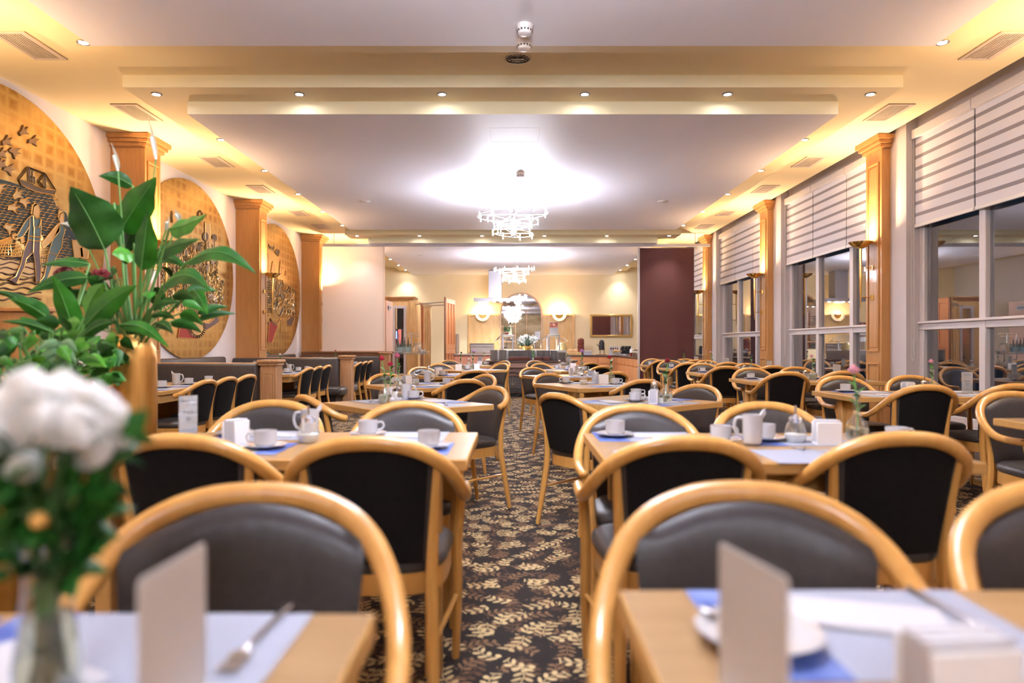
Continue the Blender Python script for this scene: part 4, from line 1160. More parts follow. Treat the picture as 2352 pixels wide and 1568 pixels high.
GR = {'cup': 'white coffee cups', 'jug': 'milk jugs', 'holder': 'napkin holders', 'sugar': 'sugar pourers', 'shaker': 'sugar shakers', 'vase': 'glass bud vases', 'bowl': 'sugar bowls', 'salt': 'salt shakers'}
MK = {'cup': cup, 'jug': mug, 'holder': holder, 'sugar': sugar, 'shaker': shaker, 'vase': vase, 'bowl': bowl, 'salt': pepper}
def item(kind, px, py, lab, rz=0): return on(kind, MK[kind], '%s %s' % (nice(kind), lab), px, py, rz, 0, GR[kind])
def fl(px, py, colour, lab, h=.24, seed=1, r=.021):
    on('fl_%s_%d' % (colour, int(h * 100)), flower(colour, h, seed, r), '%s flower %s' % (colour, lab), px, py, seed * 40, 0, 'cut flowers')
def saucercup(px, py, lab, rz=0):
    on('saucer', saucer, 'white saucer %s' % lab, px, py, 0, .002, 'white saucers'); on('cup', cup, 'white coffee cup %s' % lab, px, py, rz, .008, 'white coffee cups')
m3 = 'on the third table of the mural side'
item('vase', 884, 926, 'beside the glass pourer ' + m3); fl(884, 926, 'red', 'in the vase ' + m3, .28, 1)
item('sugar', 911, 926, m3); item('holder', 897, 921, 'beside the vase ' + m3, 75); item('jug', 933, 918, m3, 180); item('bowl', 908, 934, 'in front of the pourer ' + m3)
saucercup(950, 916, 'behind the milk jug ' + m3)
fl(893, 916, 'red', 'lower bloom ' + m3, .235, 5)
m4 = 'on the fourth table of the mural side'
item('vase', 915, 886, m4); fl(915, 886, 'pink', 'in the vase ' + m4, .27, 2, .03)
item('holder', 934, 885, m4, 60); item('sugar', 952, 884, m4); item('jug', 965, 877, m4, 180); item('bowl', 953, 884, 'before the pourer ' + m4)
saucercup(1026, 882, 'at the aisle edge ' + m4); saucercup(905, 880, 'at the booth edge ' + m4)
m5 = 'on the fifth table of the mural side'
item('shaker', 985, 861, m5); item('holder', 1007, 860, m5, 30); saucercup(973, 860, 'beside the shaker ' + m5); saucercup(1016, 862, 'near the aisle ' + m5)
m6 = 'on the sixth table of the mural side'
item('vase', 1059, 847, 'nearer the wall ' + m6); fl(1059, 847, 'purple', 'nearer the wall ' + m6, .25, 3, .02)
item('vase', 1086, 848, 'nearer the aisle ' + m6); fl(1086, 848, 'lilac', 'nearer the aisle ' + m6, .27, 4, .03)
item('salt', 1074, 845, m6); item('holder', 1053, 850, m6, 0); item('holder', 1094, 848, 'by the aisle ' + m6, 20); saucercup(1072, 848, m6)
m7 = 'on the seventh table of the mural side'
item('shaker', 1075, 837, m7); item('vase', 1113, 836, m7); fl(1113, 836, 'white', 'in the vase ' + m7, .27, 5, .022)
on('card37b', lambda: card('17'), 'white table card standing ' + m7, 1103, 838, 4, 0, 'table cards'); saucercup(1120, 837, m7); item('holder', 1107, 841, m7, 0)
a3 = 'on the third table of the window side'
saucercup(1459, 921, 'nearest ' + a3); item('cup', 1461, 911, 'stacked behind ' + a3); item('shaker', 1503, 915, a3); item('holder', 1502, 927, a3, 70)
item('vase', 1530, 925, a3); fl(1530, 925, 'deep red', 'in the vase ' + a3, .265, 6, .022); item('salt', 1517, 927, a3)
a4 = 'on the fourth table of the window side'
saucercup(1300, 879, 'by the aisle ' + a4, 180); item('sugar', 1340, 882, a4); item('jug', 1367, 879, a4, 90); item('holder', 1386, 881, a4, 0); saucercup(1414, 882, 'outer edge ' + a4)
item('vase', 1405, 876, a4); fl(1405, 876, 'red', 'in the vase ' + a4, .245, 7, .024)
a5 = 'on the fifth table of the window side'
item('holder', 1312, 861, a5, 90); item('sugar', 1332, 862, a5); saucercup(1356, 861, a5); item('vase', 1343, 858, a5); fl(1343, 858, 'lilac', 'in the vase ' + a5, .29, 8, .034); item('cup', 1262, 862, 'by the aisle ' + a5); item('jug', 1322, 859, a5, 0)
a6 = 'on the sixth table of the window side'
saucercup(1272, 846, 'by the aisle ' + a6); saucercup(1304, 849, a6); item('bowl', 1325, 846, a6); item('shaker', 1330, 844, a6); saucercup(1349, 850, 'outer edge ' + a6); item('holder', 1300, 846, a6, 10)
a7 = 'on the seventh table of the window side'
saucercup(1292, 838, 'by the aisle ' + a7); item('vase', 1318, 838, a7); fl(1318, 838, 'white', 'in the vase ' + a7, .22, 2, .018)
on('card_21', lambda: card('21'), 'white table card standing ' + a7, 1329, 838, 6, 0, 'table cards'); item('shaker', 1312, 841, a7); item('cup', 1340, 840, a7)
# tables beside the windows ------------------------------------------
for i, (ya, yb) in enumerate(WT):
    nm = '%s table along the windows' % ordn[i]
    table(3.17, (ya + yb) / 2, 1.42, yb - ya, 0, 'light wood table along the windows, %s from the camera' % ordn[i], 'two')
    for j, (x, s_) in enumerate(((2.80, 'aisle side'), (3.50, 'window side'))):
        for k, (y, w_) in enumerate(((yb - .16, 'far'), (ya + .16, 'near'))):
            wh = '%s place on the %s of the %s' % (w_, s_, nm)
            r = 0 if k == 0 else PI
            place('mat', placemat, 'paper placemat, ' + wh, (x, y, ZT + .0005), r, 'paper placemats')
            place('napkin', napkin, 'folded napkin, ' + wh, (x + .02, y, ZT + .0018), r + 1.2, 'folded napkins')
            cx_ = x + (-.14 if k == 0 else .14)
            cy_ = y + (.02 if k else .0)
            place('saucer', saucer, 'white saucer, ' + wh, (cx_, cy_, ZT + .0022), 0, 'white saucers')
            place('cup', cup, 'white coffee cup, ' + wh, (cx_, cy_, ZT + .0085), i + j, 'white coffee cups')
            if i < 3: place('fork', fork, 'steel fork, ' + wh, (x + .12, y - .01, ZT + .002), r + .5, 'forks')
    ym = (ya + yb) / 2
    place('holder', holder, 'white napkin holder on the ' + nm, (3.05, ym, ZT), .4, 'napkin holders')
    place('vase', vase, 'glass bud vase on the ' + nm, (3.30, ym + .1, ZT), 0, 'glass bud vases')
    cl, h = [('pale pink', .25), ('pale pink', .24), ('pale pink', .25), ('purple', .24), ('pale pink', .26), ('purple', .25)][i]
    place('fl_%s_%d' % (cl, int(h * 100)), flower(cl, h, i, .022), '%s flower in the vase of the %s' % (cl, nm), (3.30, ym + .1, ZT), i * 1.3, 'cut flowers')
    num = ['20', '21', '22', '23', '24', '25'][i]
    place('card' + num, (lambda num=num: card(num)), 'white table card on the ' + nm, (3.52, ym + .02, ZT), -.25, 'table cards')
    place('sugar', sugar, 'glass sugar pourer on the ' + nm, (3.16, ym - .03, ZT), 0, 'sugar pourers')
# booth tables --------------------------------------------------------
for i, (ya, yb) in enumerate([(5.55, 6.95), (8.75, 10.35), (11.95, 13.4)]):
    nm = '%s booth table' % ordn[i]
    t = thing('booth_table', 'long light wood table with deep apron in the booth, %s from the camera' % ordn[i], 'table', (-3.38, (ya + yb) / 2, 0), 0, 'booth tables')
    h = (yb - ya) / 2
    q = MB(); q.box(-.52, .52, -h, h, ZT - .035, ZT, .004); o = q.build('tabletop', [wood_table, wood_edge], t)
    for p in o.data.polygons:
        if abs(p.normal.z) < .9: p.material_index = 1
    q = MB(); q.box(-.50, .50, -h + .02, h - .02, ZT - .10, ZT - .035); q.build('apron', wood_edge, t)
    for s_ in (-1, 1):
        q = MB(); q.box(-.18, .18, s_ * (h - .35) - .03, s_ * (h - .35) + .03, 0, ZT - .10, .004); q.build('pedestal', wood_edge, t)
    nset = [h * .55, -h * .55]
    for j, dy in enumerate([-.42, .08, .5]):
        for k, (x, wd) in enumerate(((-3.02, 'chair side'), (-3.74, 'bench side'))):
            y = (ya + yb) / 2 + dy; wh = '%s, %s from the camera, of the %s' % (wd, ordn[j], nm)
            r = PI / 2 if k == 0 else -PI / 2
            place('mat', placemat, 'paper placemat, ' + wh, (x, y, ZT + .0005), r, 'paper placemats')
            place('saucer', saucer, 'white saucer, ' + wh, (x - .05, y + .14, ZT + .0022), 0, 'white saucers')
            place('cup', cup, 'white coffee cup, ' + wh, (x - .05, y + .14, ZT + .0085), r, 'white coffee cups')
    ym = (ya + yb) / 2
    place('jug', mug, 'white milk jug on the ' + nm, (-3.22, ym + .28, ZT), PI, 'milk jugs')
    if i != 0:
        place('vase', vase, 'glass bud vase on the ' + nm, (-3.38, ym + .35, ZT), 0, 'glass bud vases')
        place('fl_' + ('white_24' if i == 1 else 'red_27'), flower('white' if i == 1 else 'red', .24 if i == 1 else .27, 3 + i, .02), '%s flower on the %s' % ('white' if i == 1 else 'red', nm), (-3.38, ym + .35, ZT), 1, 'cut flowers')
    place('card4%d' % i, (lambda i=i: card('4%d' % (i + 1))), 'white table card standing on the ' + nm, (-3.36 if i == 0 else -3.5, ya + .55, ZT), .25, 'table cards')
# ------------------------------------------------------------------ partition: rail with a white and a maroon screen
YP = 14.62
def fabric_translucent():
    m = bpy.data.materials.new('white_screen_fabric'); m.use_nodes = True; n = N(m); nt = m.node_tree
    nt.nodes.remove(nt.nodes['Principled BSDF'])
    a = n.new('ShaderNodeBsdfDiffuse'); a.inputs[0].default_value = (.92, .84, .80, 1)
    b = n.new('ShaderNodeBsdfTranslucent'); b.inputs[0].default_value = (.90, .76, .64, 1)
    x = n.new('ShaderNodeMixShader'); x.inputs[0].default_value = .45
    n.l.new(a.outputs[0], x.inputs[1]); n.l.new(b.outputs[0], x.inputs[2]); n.l.new(x.outputs[0], nt.nodes['Material Output'].inputs[0])
    return m
t = thing('screen_rail', 'long white track hanging below the ceiling across the room', 'rail', (0, YP, 0))
zr = CAM_Z + 2.135
q = MB(); q.box(-4.06, 4.22, -.02, .02, zr, zr + .045, .004); q.box(-4.06, 4.22, -.012, .012, zr - .012, zr + .002); q.build('track', white_paint, t)
for x in (-3.83, -1.9, 0.0, 1.9, 3.9):
    q = MB(); q.tube([(x, 0, zr + .04), (x, 0, ZC if abs(x) > 3.46 else Z2 - .001)], .008, 8); q.build('hanger', white_paint, t)
q = MB(); q.quad((-.66, 0, 0), (.66, 0, 0), (.66, 0, zr - 1.03), (-.66, 0, zr - 1.03)); q.box(-.67, .67, -.014, .014, -.02, .015, .004); q.box(.655, .675, -.014, .014, 0, zr - 1.02, .003)
o = q.build('white_screen', [fabric_translucent()], smooth=False); o.location = (-3.42, YP, 1.022)
tag(o, 'large white fabric screen hanging from the rail, lit from behind', 'screen')
t = thing('maroon_screen', 'tall dark maroon fabric screen hanging from the rail', 'screen', (3.30, YP, 0))
def mf(u, v):
    return ((u - .5) * 1.16, .012 * math.sin(u * 7) + .006 * math.sin(u * 17), .10 + v * (zr - .14))
q = MB(); q.grid(mf, 24, 4); q.build('fabric', maroon, t)
q = MB(); q.box(-.625, -.585, -.02, .02, .04, zr - .03, .004); q.build('edge_post', white_paint, t)

# ------------------------------------------------------------------ far wall
def far(px, py, d=Y1): return P(px, py, d)
# arched mirror
cx = far(1197, 0).x; rz = (1246 - 1148) / 2 / F * Y1; zt = far(0, 672).z; zb = 1.05
def arch(r, n=24, zb_=zb): return [(cx - r, zb_)] + [(cx + r * math.cos(PI - PI * k / n), zt - rz + r * math.sin(PI - PI * k / n)) for k in range(n + 1)] + [(cx + r, zb_)]
t = thing('arched_mirror', 'arched antique mirror with wooden frame in the middle of the far wall', 'mirror', (0, 0, 0))
mir = noisy('antique_mirror', (.42, .36, .30), (.72, .70, .70), (2, 1, 5), .015, metal=1.0)
q = MB(); q.prism([(x, Y1 - .03, z) for x, z in arch(rz - .03)], (0, .02, 0)); q.build('mirror_glass', mir, t, smooth=False)
q = MB()
oa, ia = arch(rz), arch(rz - .045)
for k in range(len(oa) - 1):
    q.prism([(oa[k][0], Y1 - .07, oa[k][1]), (oa[k + 1][0], Y1 - .07, oa[k + 1][1]), (ia[k + 1][0], Y1 - .07, ia[k + 1][1]), (ia[k][0], Y1 - .07, ia[k][1])], (0, .068, 0))
q.build('frame', mat('mirror_frame_wood', (.58, .36, .20), .4), t, smooth=False)
q = MB(); zc_ = zt - rz
for a in (PI / 2, PI * .20, PI * .80): q.tube([(cx + .17 * math.cos(a), Y1 - .035, zc_ - .05 + .17 * math.sin(a)), (cx + (rz - .04) * math.cos(a), Y1 - .035, zc_ + (rz - .04) * math.sin(a))], .009, 6)
q.tube([(cx - .17, Y1 - .035, zb), (cx - .17, Y1 - .035, zc_ - .05)] + [(cx + .17 * math.cos(PI - PI * k / 12), Y1 - .035, zc_ - .05 + .17 * math.sin(PI - PI * k / 12)) for k in range(13)] + [(cx + .17, Y1 - .035, zb)], .009, 6)
for z in (zc_ - .38, zc_ - .85):
    q.box(cx - rz + .04, cx - .17, Y1 - .045, Y1 - .03, z - .012, z + .012); q.box(cx + .17, cx + rz - .04, Y1 - .045, Y1 - .03, z - .012, z + .012)
q.build('glazing_bar', mat('mirror_frame_wood'), t)
for (a, b, lb) in ((1075, 1146, 'mural'), (1250, 1320, 'window')):
    x0, x1 = far(a, 0).x, far(b, 0).x; z1 = far(0, 722).z
    t = thing('maple_wall_panel', 'tall maple veneer panel on the far wall, %s side of the arched mirror' % lb, 'wall panel', (0, 0, 0))
    q = MB(); q.box(x0, x1, Y1 - .03, Y1, .9, z1); q.build('veneer', maple, t)
    q = MB(); q.box(x0, x0 + .06, Y1 - .05, Y1, .9, z1, .006); q.box(x1 - .06, x1, Y1 - .05, Y1, .9, z1, .006); q.box(x0, x1, Y1 - .05, Y1, z1 - .05, z1 + .01, .006); q.build('moulding', maple, t)
    c = far(1109 if lb == 'mural' else 1284, 722)
    t = thing('half_round_lamp', 'half round plaster uplight on the far wall, %s side of the arched mirror' % lb, 'wall lamp', (c.x, Y1 - .05, c.z), 0, 'plaster uplights on the far wall')
    q = MB()
    for r0, r1, h in ((.13, .215, .05), (.0, .13, .02)):
        n_ = 20
        for k in range(n_):
            a0, a1 = PI + PI * k / n_, PI + PI * (k + 1) / n_
            q.prism([(r0 * math.cos(a0), 0, r0 * math.sin(a0)), (r1 * math.cos(a0), 0, r1 * math.sin(a0)), (r1 * math.cos(a1), 0, r1 * math.sin(a1)), (r0 * math.cos(a1), 0, r0 * math.sin(a1))] if r0 else [(0, 0, 0), (r1 * math.cos(a0), 0, r1 * math.sin(a0)), (r1 * math.cos(a1), 0, r1 * math.sin(a1))], (0, -h - .05, 0))
        q.build('plaster_rim' if r0 else 'gilt_centre', mat('plaster', (.82, .74, .60), .6) if r0 else brass, t, smooth=False); q = MB()
    q.bm.free()
    q = MB(); q.tube([(-.06, -.05, .012), (.06, -.05, .012)], .01, 8); q.build('bulb', emit('bulb_warm', (1, .8, .5), 6), t)
    point_light((0, -.12, .05), 5.5, WARM, .04, t)
# framed rectangular mirror
c0, c1 = far(1355, 774), far(1452, 722)
t = thing('framed_mirror', 'wide rectangular mirror in a gilt frame on the far wall', 'mirror', (0, 0, 0))
q = MB(); q.box(c0.x + .05, c1.x - .05, Y1 - .035, Y1 - .01, c0.z + .05, c1.z - .05); q.build('mirror_glass', mat('mirror_clear', (.9, .88, .88), .02, 1.0), t, smooth=False)
q = MB(); w_ = .065
for (a, b, c, d) in ((c0.x, c1.x, c0.z, c0.z + w_), (c0.x, c1.x, c1.z - w_, c1.z), (c0.x, c0.x + w_, c0.z, c1.z), (c1.x - w_, c1.x, c0.z, c1.z)): q.box(a, b, Y1 - .06, Y1 - .002, c, d, .012)
q.build('frame', mat('gilt_frame', (.62, .42, .14), .35, .8), t)

# range hood
t = thing('range_hood', 'grey steel range hood hanging over the cooking counter', 'range hood', (0, 0, 0))
h0, h1 = P(1088, 692, 19.5), P(1182, 684, 19.5)
q = MB(); q.box(h0.x, h1.x, 19.5, 20.3, h0.z, h1.z, .006); q.build('canopy', steel, t)
q = MB(); q.box(P(1122, 0, 19.7).x, P(1152, 0, 19.7).x, 19.7, 20.1, h1.z, Z2 - .002, .004); q.build('chimney', steel, t)
for px in (1103, 1119, 1135, 1151, 1167):
    q = MB(); q.lathe([(0, 0), (.035, 0), (.035, -.008), (0, -.008)], 14, (P(px, 0, 19.7).x, 19.66, h0.z)); q.build('hood_lamp', emit('spot_face', (1, .95, .92), 30), t)
spot_light(((h0.x + h1.x) / 2, 19.7, h0.z - .04), 30, NEUT, 130, .8, .05, t)
# steel ventilation box and dark screen in the panel on the mural side
t = thing('serving_hatch', 'grey steel hatch set in the maple panel beside the buffet', 'hatch', (0, 0, 0))
a, b = far(1081, 789, 20.85), far(1134, 812, 20.85)
q = MB(); q.box(a.x, b.x, 20.8, 20.89, .9, a.z, .004); q.build('hatch_panel', mat('hatch_steel', (.32, .28, .27), .4, .6), t)
q = MB(); q.box(a.x + .02, b.x - .02, 20.78, 20.81, a.z - .10, a.z - .085, .003); q.box(a.x - .02, b.x + .02, 20.78, 20.81, a.z - .02, a.z + .01, .003); q.build('hatch_rail', mat('hatch_dark', (.12, .11, .11), .5), t)

# L shaped counter on the window side
zc_ = .845
t = thing('serving_counter', 'L shaped orange wood counter with dark top along the far wall', 'counter', (0, 0, 0))
xb0 = P(1300, 0, 19.9).x; xb1 = 3.05
q = MB(); q.box(xb0, 3.9, 19.9, Y1 - .02, .1, zc_ - .04); q.box(3.05, 3.75, 14.6, 19.95, .1, zc_ - .04); q.build('carcass', wood_orange, t)
q = MB(); q.box(xb0 - .02, 3.9, 19.87, Y1 - .02, zc_ - .04, zc_, .004); q.box(3.0, 3.78, 14.6, 19.9, zc_ - .0395, zc_ + .0005, .004); q.build('worktop', mat('dark_worktop', (.10, .06, .055), .35), t)
for k in range(4):
    x0 = xb0 + .05 + k * .45
    q = MB(); q.box(x0, x0 + .42, 19.878, 19.90, .14, .58, .004); q.build('door', wood_orange, t)
    q = MB(); q.box(x0, x0 + .42, 19.878, 19.90, .60, .79, .004); q.build('drawer', wood_orange, t)
for k in range(8):
    y0 = 14.7 + k * .63
    q = MB(); q.box(3.028, 3.05, y0, y0 + .60, .14, .58, .004); q.build('door', wood_orange, t)
    q = MB(); q.box(3.028, 3.05, y0, y0 + .60, .60, .79, .004); q.build('drawer', wood_orange, t)
q = MB(); q.box(xb0 + .05, 3.1, 19.97, 20.8, 0, .1); q.box(3.12, 3.7, 14.65, 19.97, 0, .1); q.build('plinth', black, t, smooth=False)

def obj1(name, cat, label, q, m, group=None, loc=None):
    o = q.build(name, m)
    if loc is not None: o.location = loc
    return tag(o, label, cat, group)
# things standing on the counter
def cpos(px, d, dy=0): v = P(px, 800, d); return Vector((v.x, d, zc_ + .001))
t = thing('clay_pot_stack', 'tall stack of terracotta oven pots on the far counter', 'pots', cpos(1334, 20.3))
for k in range(4):
    q = MB(); q.lathe([(0, 0), (.085, 0), (.10, .02), (.10, .085), (.092, .09), (.092, .10), (0, .10)], 20, (0, 0, k * .10)); q.build('pot', mat('terracotta', (.20, .045, .03), .5), t)
q = MB(); q.lathe([(0, .40), (.098, .40), (.095, .46), (.06, .50), (0, .51)], 20); q.build('domed_lid', mat('terracotta'), t)
t = thing('bread_basket', 'wide wooden bread board with loaves at the start of the far counter', 'basket', cpos(1320, 20.15))
q = MB(); q.box(-.22, .20, -.14, .14, 0, .09, .01); q.build('board', maple, t)
for k, (x, s) in enumerate(((-.13, .08), (.02, .075))):
    q = MB(); q.ball((x, 0, .13), s, 2, (1.1, .9, .75)); q.build('loaf', mat('bread', (.72, .50, .28), .8), t)
q = MB()
for k in range(3): q.box(-.12, .12, -.1, .1, k * .045, k * .045 + .04, .012)
obj1('dish_stack', 'dishes', 'stack of white and blue dishes beside the terracotta pots', q, mat('dish_blue_white', (.55, .55, .62), .3), None, cpos(1349, 20.2))
t = thing('juice_dispenser', 'black domed drink dispenser on a wooden stand, middle of the far counter', 'dispenser', cpos(1382, 20.3))
q = MB(); q.box(-.15, .13, -.10, .10, 0, .02, .004)
for x in (-.05, .075): q.tube([(x, 0, .02), (x, 0, .16)], .012, 8)
q.box(-.09, .09, -.05, .05, .15, .17, .004); q.build('stand', mat('stand_wood', (.28, .12, .06), .5), t)
q = MB(); q.lathe([(0, .17), (.085, .17), (.08, .36), (.065, .42), (.03, .45), (0, .455)], 20); q.build('black_canister', black, t)
q = MB(); q.tube([(-.07, -.02, .24), (-.15, -.03, .33)], .012, 8); q.build('lever', black, t)
t = thing('menu_easel', 'white A frame leaflet stand with small pictures beside the muesli bowl', 'leaflet stand', cpos(1411, 20.4))
q = MB(); q.prism([(-.17, -.06, 0), (.17, -.06, 0), (.15, .0, .26), (-.15, .0, .26)], (0, .012, 0)); q.build('sheet', paper, t)
q = MB()
for k in range(4): q.box(-.12 + k * .065, -.08 + k * .065, -.024, -.018, .16, .22, .003)
q.build('picture', mat('dark_red_print', (.12, .02, .02), .6), t)
t = thing('muesli_bowl', 'clear glass bowl of cereal flakes on the counter corner', 'bowl', cpos(1416, 19.6))
q = MB(); q.lathe([(0, 0), (.05, 0), (.05, .01), (.09, .03), (.15, .10), (.16, .14), (.155, .14), (.14, .10), (.08, .038), (0, .03)], 24); q.build('glass_body', tglass, t)
q = MB(); rr = random.Random(4)
for k in range(60):
    a = rr.uniform(0, 6.3); r = .12 * rr.random() ** .5; q.ball((r * math.cos(a), r * math.sin(a), .10 + .08 * (1 - r / .12) + rr.uniform(-.01, .015)), .022, 1, (1, 1, .5))
q.build('cereal_flakes', mat('cereal', (.80, .52, .22), .7), t)['kind'] = 'stuff'
t = thing('toaster', 'black slotted bread toaster on the far counter near the maroon screen', 'toaster', cpos(1438, 20.1))
q = MB(); q.box(-.16, .14, -.10, .10, .03, .22, .012)
for k in range(3): q.box(-.14 + k * .1, -.07 + k * .1, -.11, .11, .22, .27, .012)
q.build('body', black, t)
q = MB()
for x in (-.12, .10):
    for y in (-.07, .07): q.lathe([(0, 0), (.016, 0), (.016, .032), (0, .032)], 8, (x, y, 0))
q.box(-.1, -.02, -.112, -.10, .15, .165, .003); q.build('foot', chrome, t)
q = MB(); q.lathe([(0, 0), (.045, 0), (.045, .17), (.03, .19), (.012, .20), (.012, .25), (0, .26)], 16)
obj1('pump_bottle', 'bottle', 'tall white pump bottle on the counter beside the toaster', q, white_plastic, None, cpos(1450, 18.4))
t = thing('brown_pot', 'small brown clay pot among the jars on the counter corner', 'pot', cpos(1452, 17.4))
q = MB(); q.lathe([(0, 0), (.05, 0), (.075, .09), (.08, .10), (.07, .10), (.045, .01), (0, .01)], 16); q.build('pot_body', mat('terracotta'), t)
rr = random.Random(12)
for k, (px, d, kk) in enumerate(((1456, 18.0, 'glass jar with metal lid'), (1462, 18.4, 'glass jar with metal lid'), (1467, 17.6, 'glass jar with metal lid'), (1458, 16.6, 'glass jar with metal lid'), (1465, 16.4, 'glass jar with metal lid'), (1469, 17.0, 'glass jar with metal lid'))):
    def jar():
        t = thing('storage_jar', '', 'jar')
        q = MB(); q.lathe([(0, 0), (.055, 0), (.058, .02), (.055, .14), (.04, .16)], 16); q.build('glass_body', tglass, t)
        q = MB(); q.lathe([(0, .004), (.052, .004), (.05, .09), (0, .095)], 14); q.build('contents', mat('jar_contents', (.12, .06, .04), .6), t)
        q = MB(); q.lathe([(.045, .155), (.048, .18), (.02, .195), (.016, .215), (0, .22)], 16); q.build('lid', chrome, t)
        return t
    place('jar', jar, 'glass jar with shining lid, counter by the maroon screen, %s from far wall' % ordn[[1, 0, 2, 4, 5, 3][k]], cpos(px, d), 0, 'jars by the maroon screen')
for k, (px, d) in enumerate(((1428, 19.2), (1433, 18.9), (1438, 18.6))):
    q = MB(); q.lathe([(0, 0), (.05, 0), (.07, .04), (.072, .05), (.06, .05), (.04, .01), (0, .01)], 16)
    obj1('white_dish', 'dish', 'small white dish on the counter edge, %s after the cereal bowl' % ordn[k], q, porcelain, 'small white dishes on the counter', cpos(px, d))

# ------------------------------------------------------------------ buffet island
t = thing('buffet_counter', 'brown buffet island with dark ledge in front of the far wall', 'counter', (0, 0, 0))
bx0, bx1 = -.62, 1.42
q = MB(); q.box(bx0 + .05, bx1 - .05, 15.05, 16.9, .08, .76); q.build('body', mat('buffet_brown', (.28, .15, .12), .45), t)
q = MB(); q.box(bx0, bx1, 14.92, 17.0, .76, .80, .004); q.build('worktop', mat('dark_worktop'), t)
q = MB(); q.box(bx0 + .2, bx1 - .2, 14.98, 15.06, .64, .76, .004); q.build('fascia', mat('fascia_rose', (.50, .33, .27), .4), t)
q = MB(); q.box(-.12, .44, 15.02, 15.05, .10, .46, .004); q.build('vent_plate', mat('dark_grille', (.05, .045, .045), .4), t)
q = MB()
for k in range(7):
    for j in range(14): q.box(-.09 + j * .036, -.075 + j * .036, 15.012, 15.022, .20 + k * .034, .212 + k * .034)
q.build('grille_slot', mat('grille_light', (.32, .28, .27), .4), t, smooth=False)
q = MB(); q.box(bx0 + .1, bx1 - .1, 15.1, 16.85, 0, .08); q.build('plinth', black, t, smooth=False)
q = MB(); q.box(bx0 + .25, bx1 - .2, 15.5, 16.9, .80, 1.02, .01); q.build('chilled_well', porcelain, t)
t = thing('cart_wheel', 'thin black spoked wheel standing in the aisle before the buffet', 'wheel', (.0, 14.86, .28))
q = MB(); q.tube([(.26 * math.cos(a), 0, .26 * math.sin(a)) for a in [2 * PI * k / 40 for k in range(40)]], .014, 6, closed=True); q.build('tyre', black, t)
q = MB()
for k in range(16): a = 2 * PI * k / 16; q.tube([(0, 0, 0), (.255 * math.cos(a), 0, .255 * math.sin(a))], .002, 4)
q.ball((0, 0, 0), .02, 1); q.build('spokes', chrome, t)
# plate stacks: every plate is a thing
def bowl_dish():
    q = MB(); q.lathe([(0, .0), (.05, 0), (.085, .016), (.093, .026), (.088, .026), (.05, .006), (0, .006)], 20); return tag(q.build('soup_bowl', porcelain), '', 'bowl')
def plate():
    q = MB(); q.lathe([(0, .0), (.06, 0), (.092, .009), (.095, .013), (.09, .013), (.055, .004), (0, .004)], 20); return tag(q.build('plate', porcelain), '', 'plate')
stacks = [('bowl', 1134.5, 14.98), ('bowl', 1155, 14.98), ('plate', 1176, 15.15), ('plate', 1186, 15.42), ('plate', 1202, 15.12), ('plate', 1219, 15.40), ('plate', 1241, 15.10), ('plate', 1254, 15.42), ('plate', 1272, 15.10), ('plate2', 1291, 15.02)]
for k, (kd, px, d) in enumerate(stacks):
    x = (px - VX) * d / F
    n_, dz = (12, .0185) if kd == 'bowl' else ((20, .0108) if kd == 'plate' else (16, .0108))
    for j in range(n_):
        z = .802 + j * dz; jx = random.uniform(-.005, .005)
        pos = 'topmost white' if j == n_ - 1 else ('lowest white' if j == 0 else 'white')
        lab = '%s %s in the %s stack on the buffet from the mural side' % (pos, 'bowl' if kd == 'bowl' else 'plate', ['first', 'second', 'third', 'fourth', 'fifth', 'sixth', 'seventh', 'eighth', 'ninth', 'tenth'][k])
        place('sb' if kd == 'bowl' else 'pl', bowl_dish if kd == 'bowl' else plate, lab, (x + jx, d, z), 0, 'stacked dishes on the buffet')
for k, px in enumerate((1177, 1192, 1209, 1236, 1256)):
    q = MB(); q.box(-.085, .085, -.05, .05, 0, .075, .008); q.box(-.075, .075, -.04, .04, .07, .078)
    for j in range(5): q.box(-.087, .087, -.052, .052, .008 + j * .014, .013 + j * .014)
    obj1('small_basket', 'basket', 'small dark brown wicker basket on the buffet ledge, %s from the mural side' % ordn[min(k, 5)], q, mat('wicker_brown', (.14, .035, .022), .6), 'brown baskets on the buffet ledge', ((px - VX) * 14.86 / F, 14.97, .801))
def guard(xa, xb, lab):
    t = thing('sneeze_guard', lab, 'sneeze guard', (0, 0, 0), 0, 'glass sneeze guards on the buffet')
    q = MB()
    for x in (xa, xb):
        for y in (15.6, 16.6): q.box(x - .016, x + .016, y - .016, y + .016, 1.02, 1.36, .004)
    q.build('post', steel, t)
    q = MB(); q.box(xa - .02, xb + .02, 15.55, 16.65, 1.36, 1.375, .004); q.build('glass_shelf', mat('frosted_shelf', (.75, .78, .78), .2), t)
    q = MB(); q.box(xa - .02, xb + .02, 15.58, 15.62, 1.33, 1.36, .003); q.box(xa + .02, xb - .02, 15.6, 16.6, 1.325, 1.332); q.build('light_bar', chrome, t)
    for s, x in ((-1, xa), (1, xb)):
        q = MB(); q.prism([(x + s * .02, 15.55, 1.37), (x + s * .19, 15.55, 1.22), (x + s * .19, 16.65, 1.22), (x + s * .02, 16.65, 1.37)], (s * .008, 0, .008)); q.build('sloped_glass', tglass, t, smooth=False)
        q = MB(); q.tube([(x + s * .02, 15.55, 1.375), (x + s * .19, 15.55, 1.225), (x + s * .19, 16.65, 1.225)], .006, 6); q.tube([(x, 15.6, 1.28), (x + s * .15, 15.6, 1.25)], .005, 6); q.build('glass_frame', chrome, t)
    spot_light(((xa + xb) / 2, 16.1, 1.31), 26, NEUT, 140, .8, .04, t)
guard(-.235, -.005, 'steel and glass sneeze guard on the buffet, mural side')
guard(.83, 1.06, 'steel and glass sneeze guard on the buffet, window side')
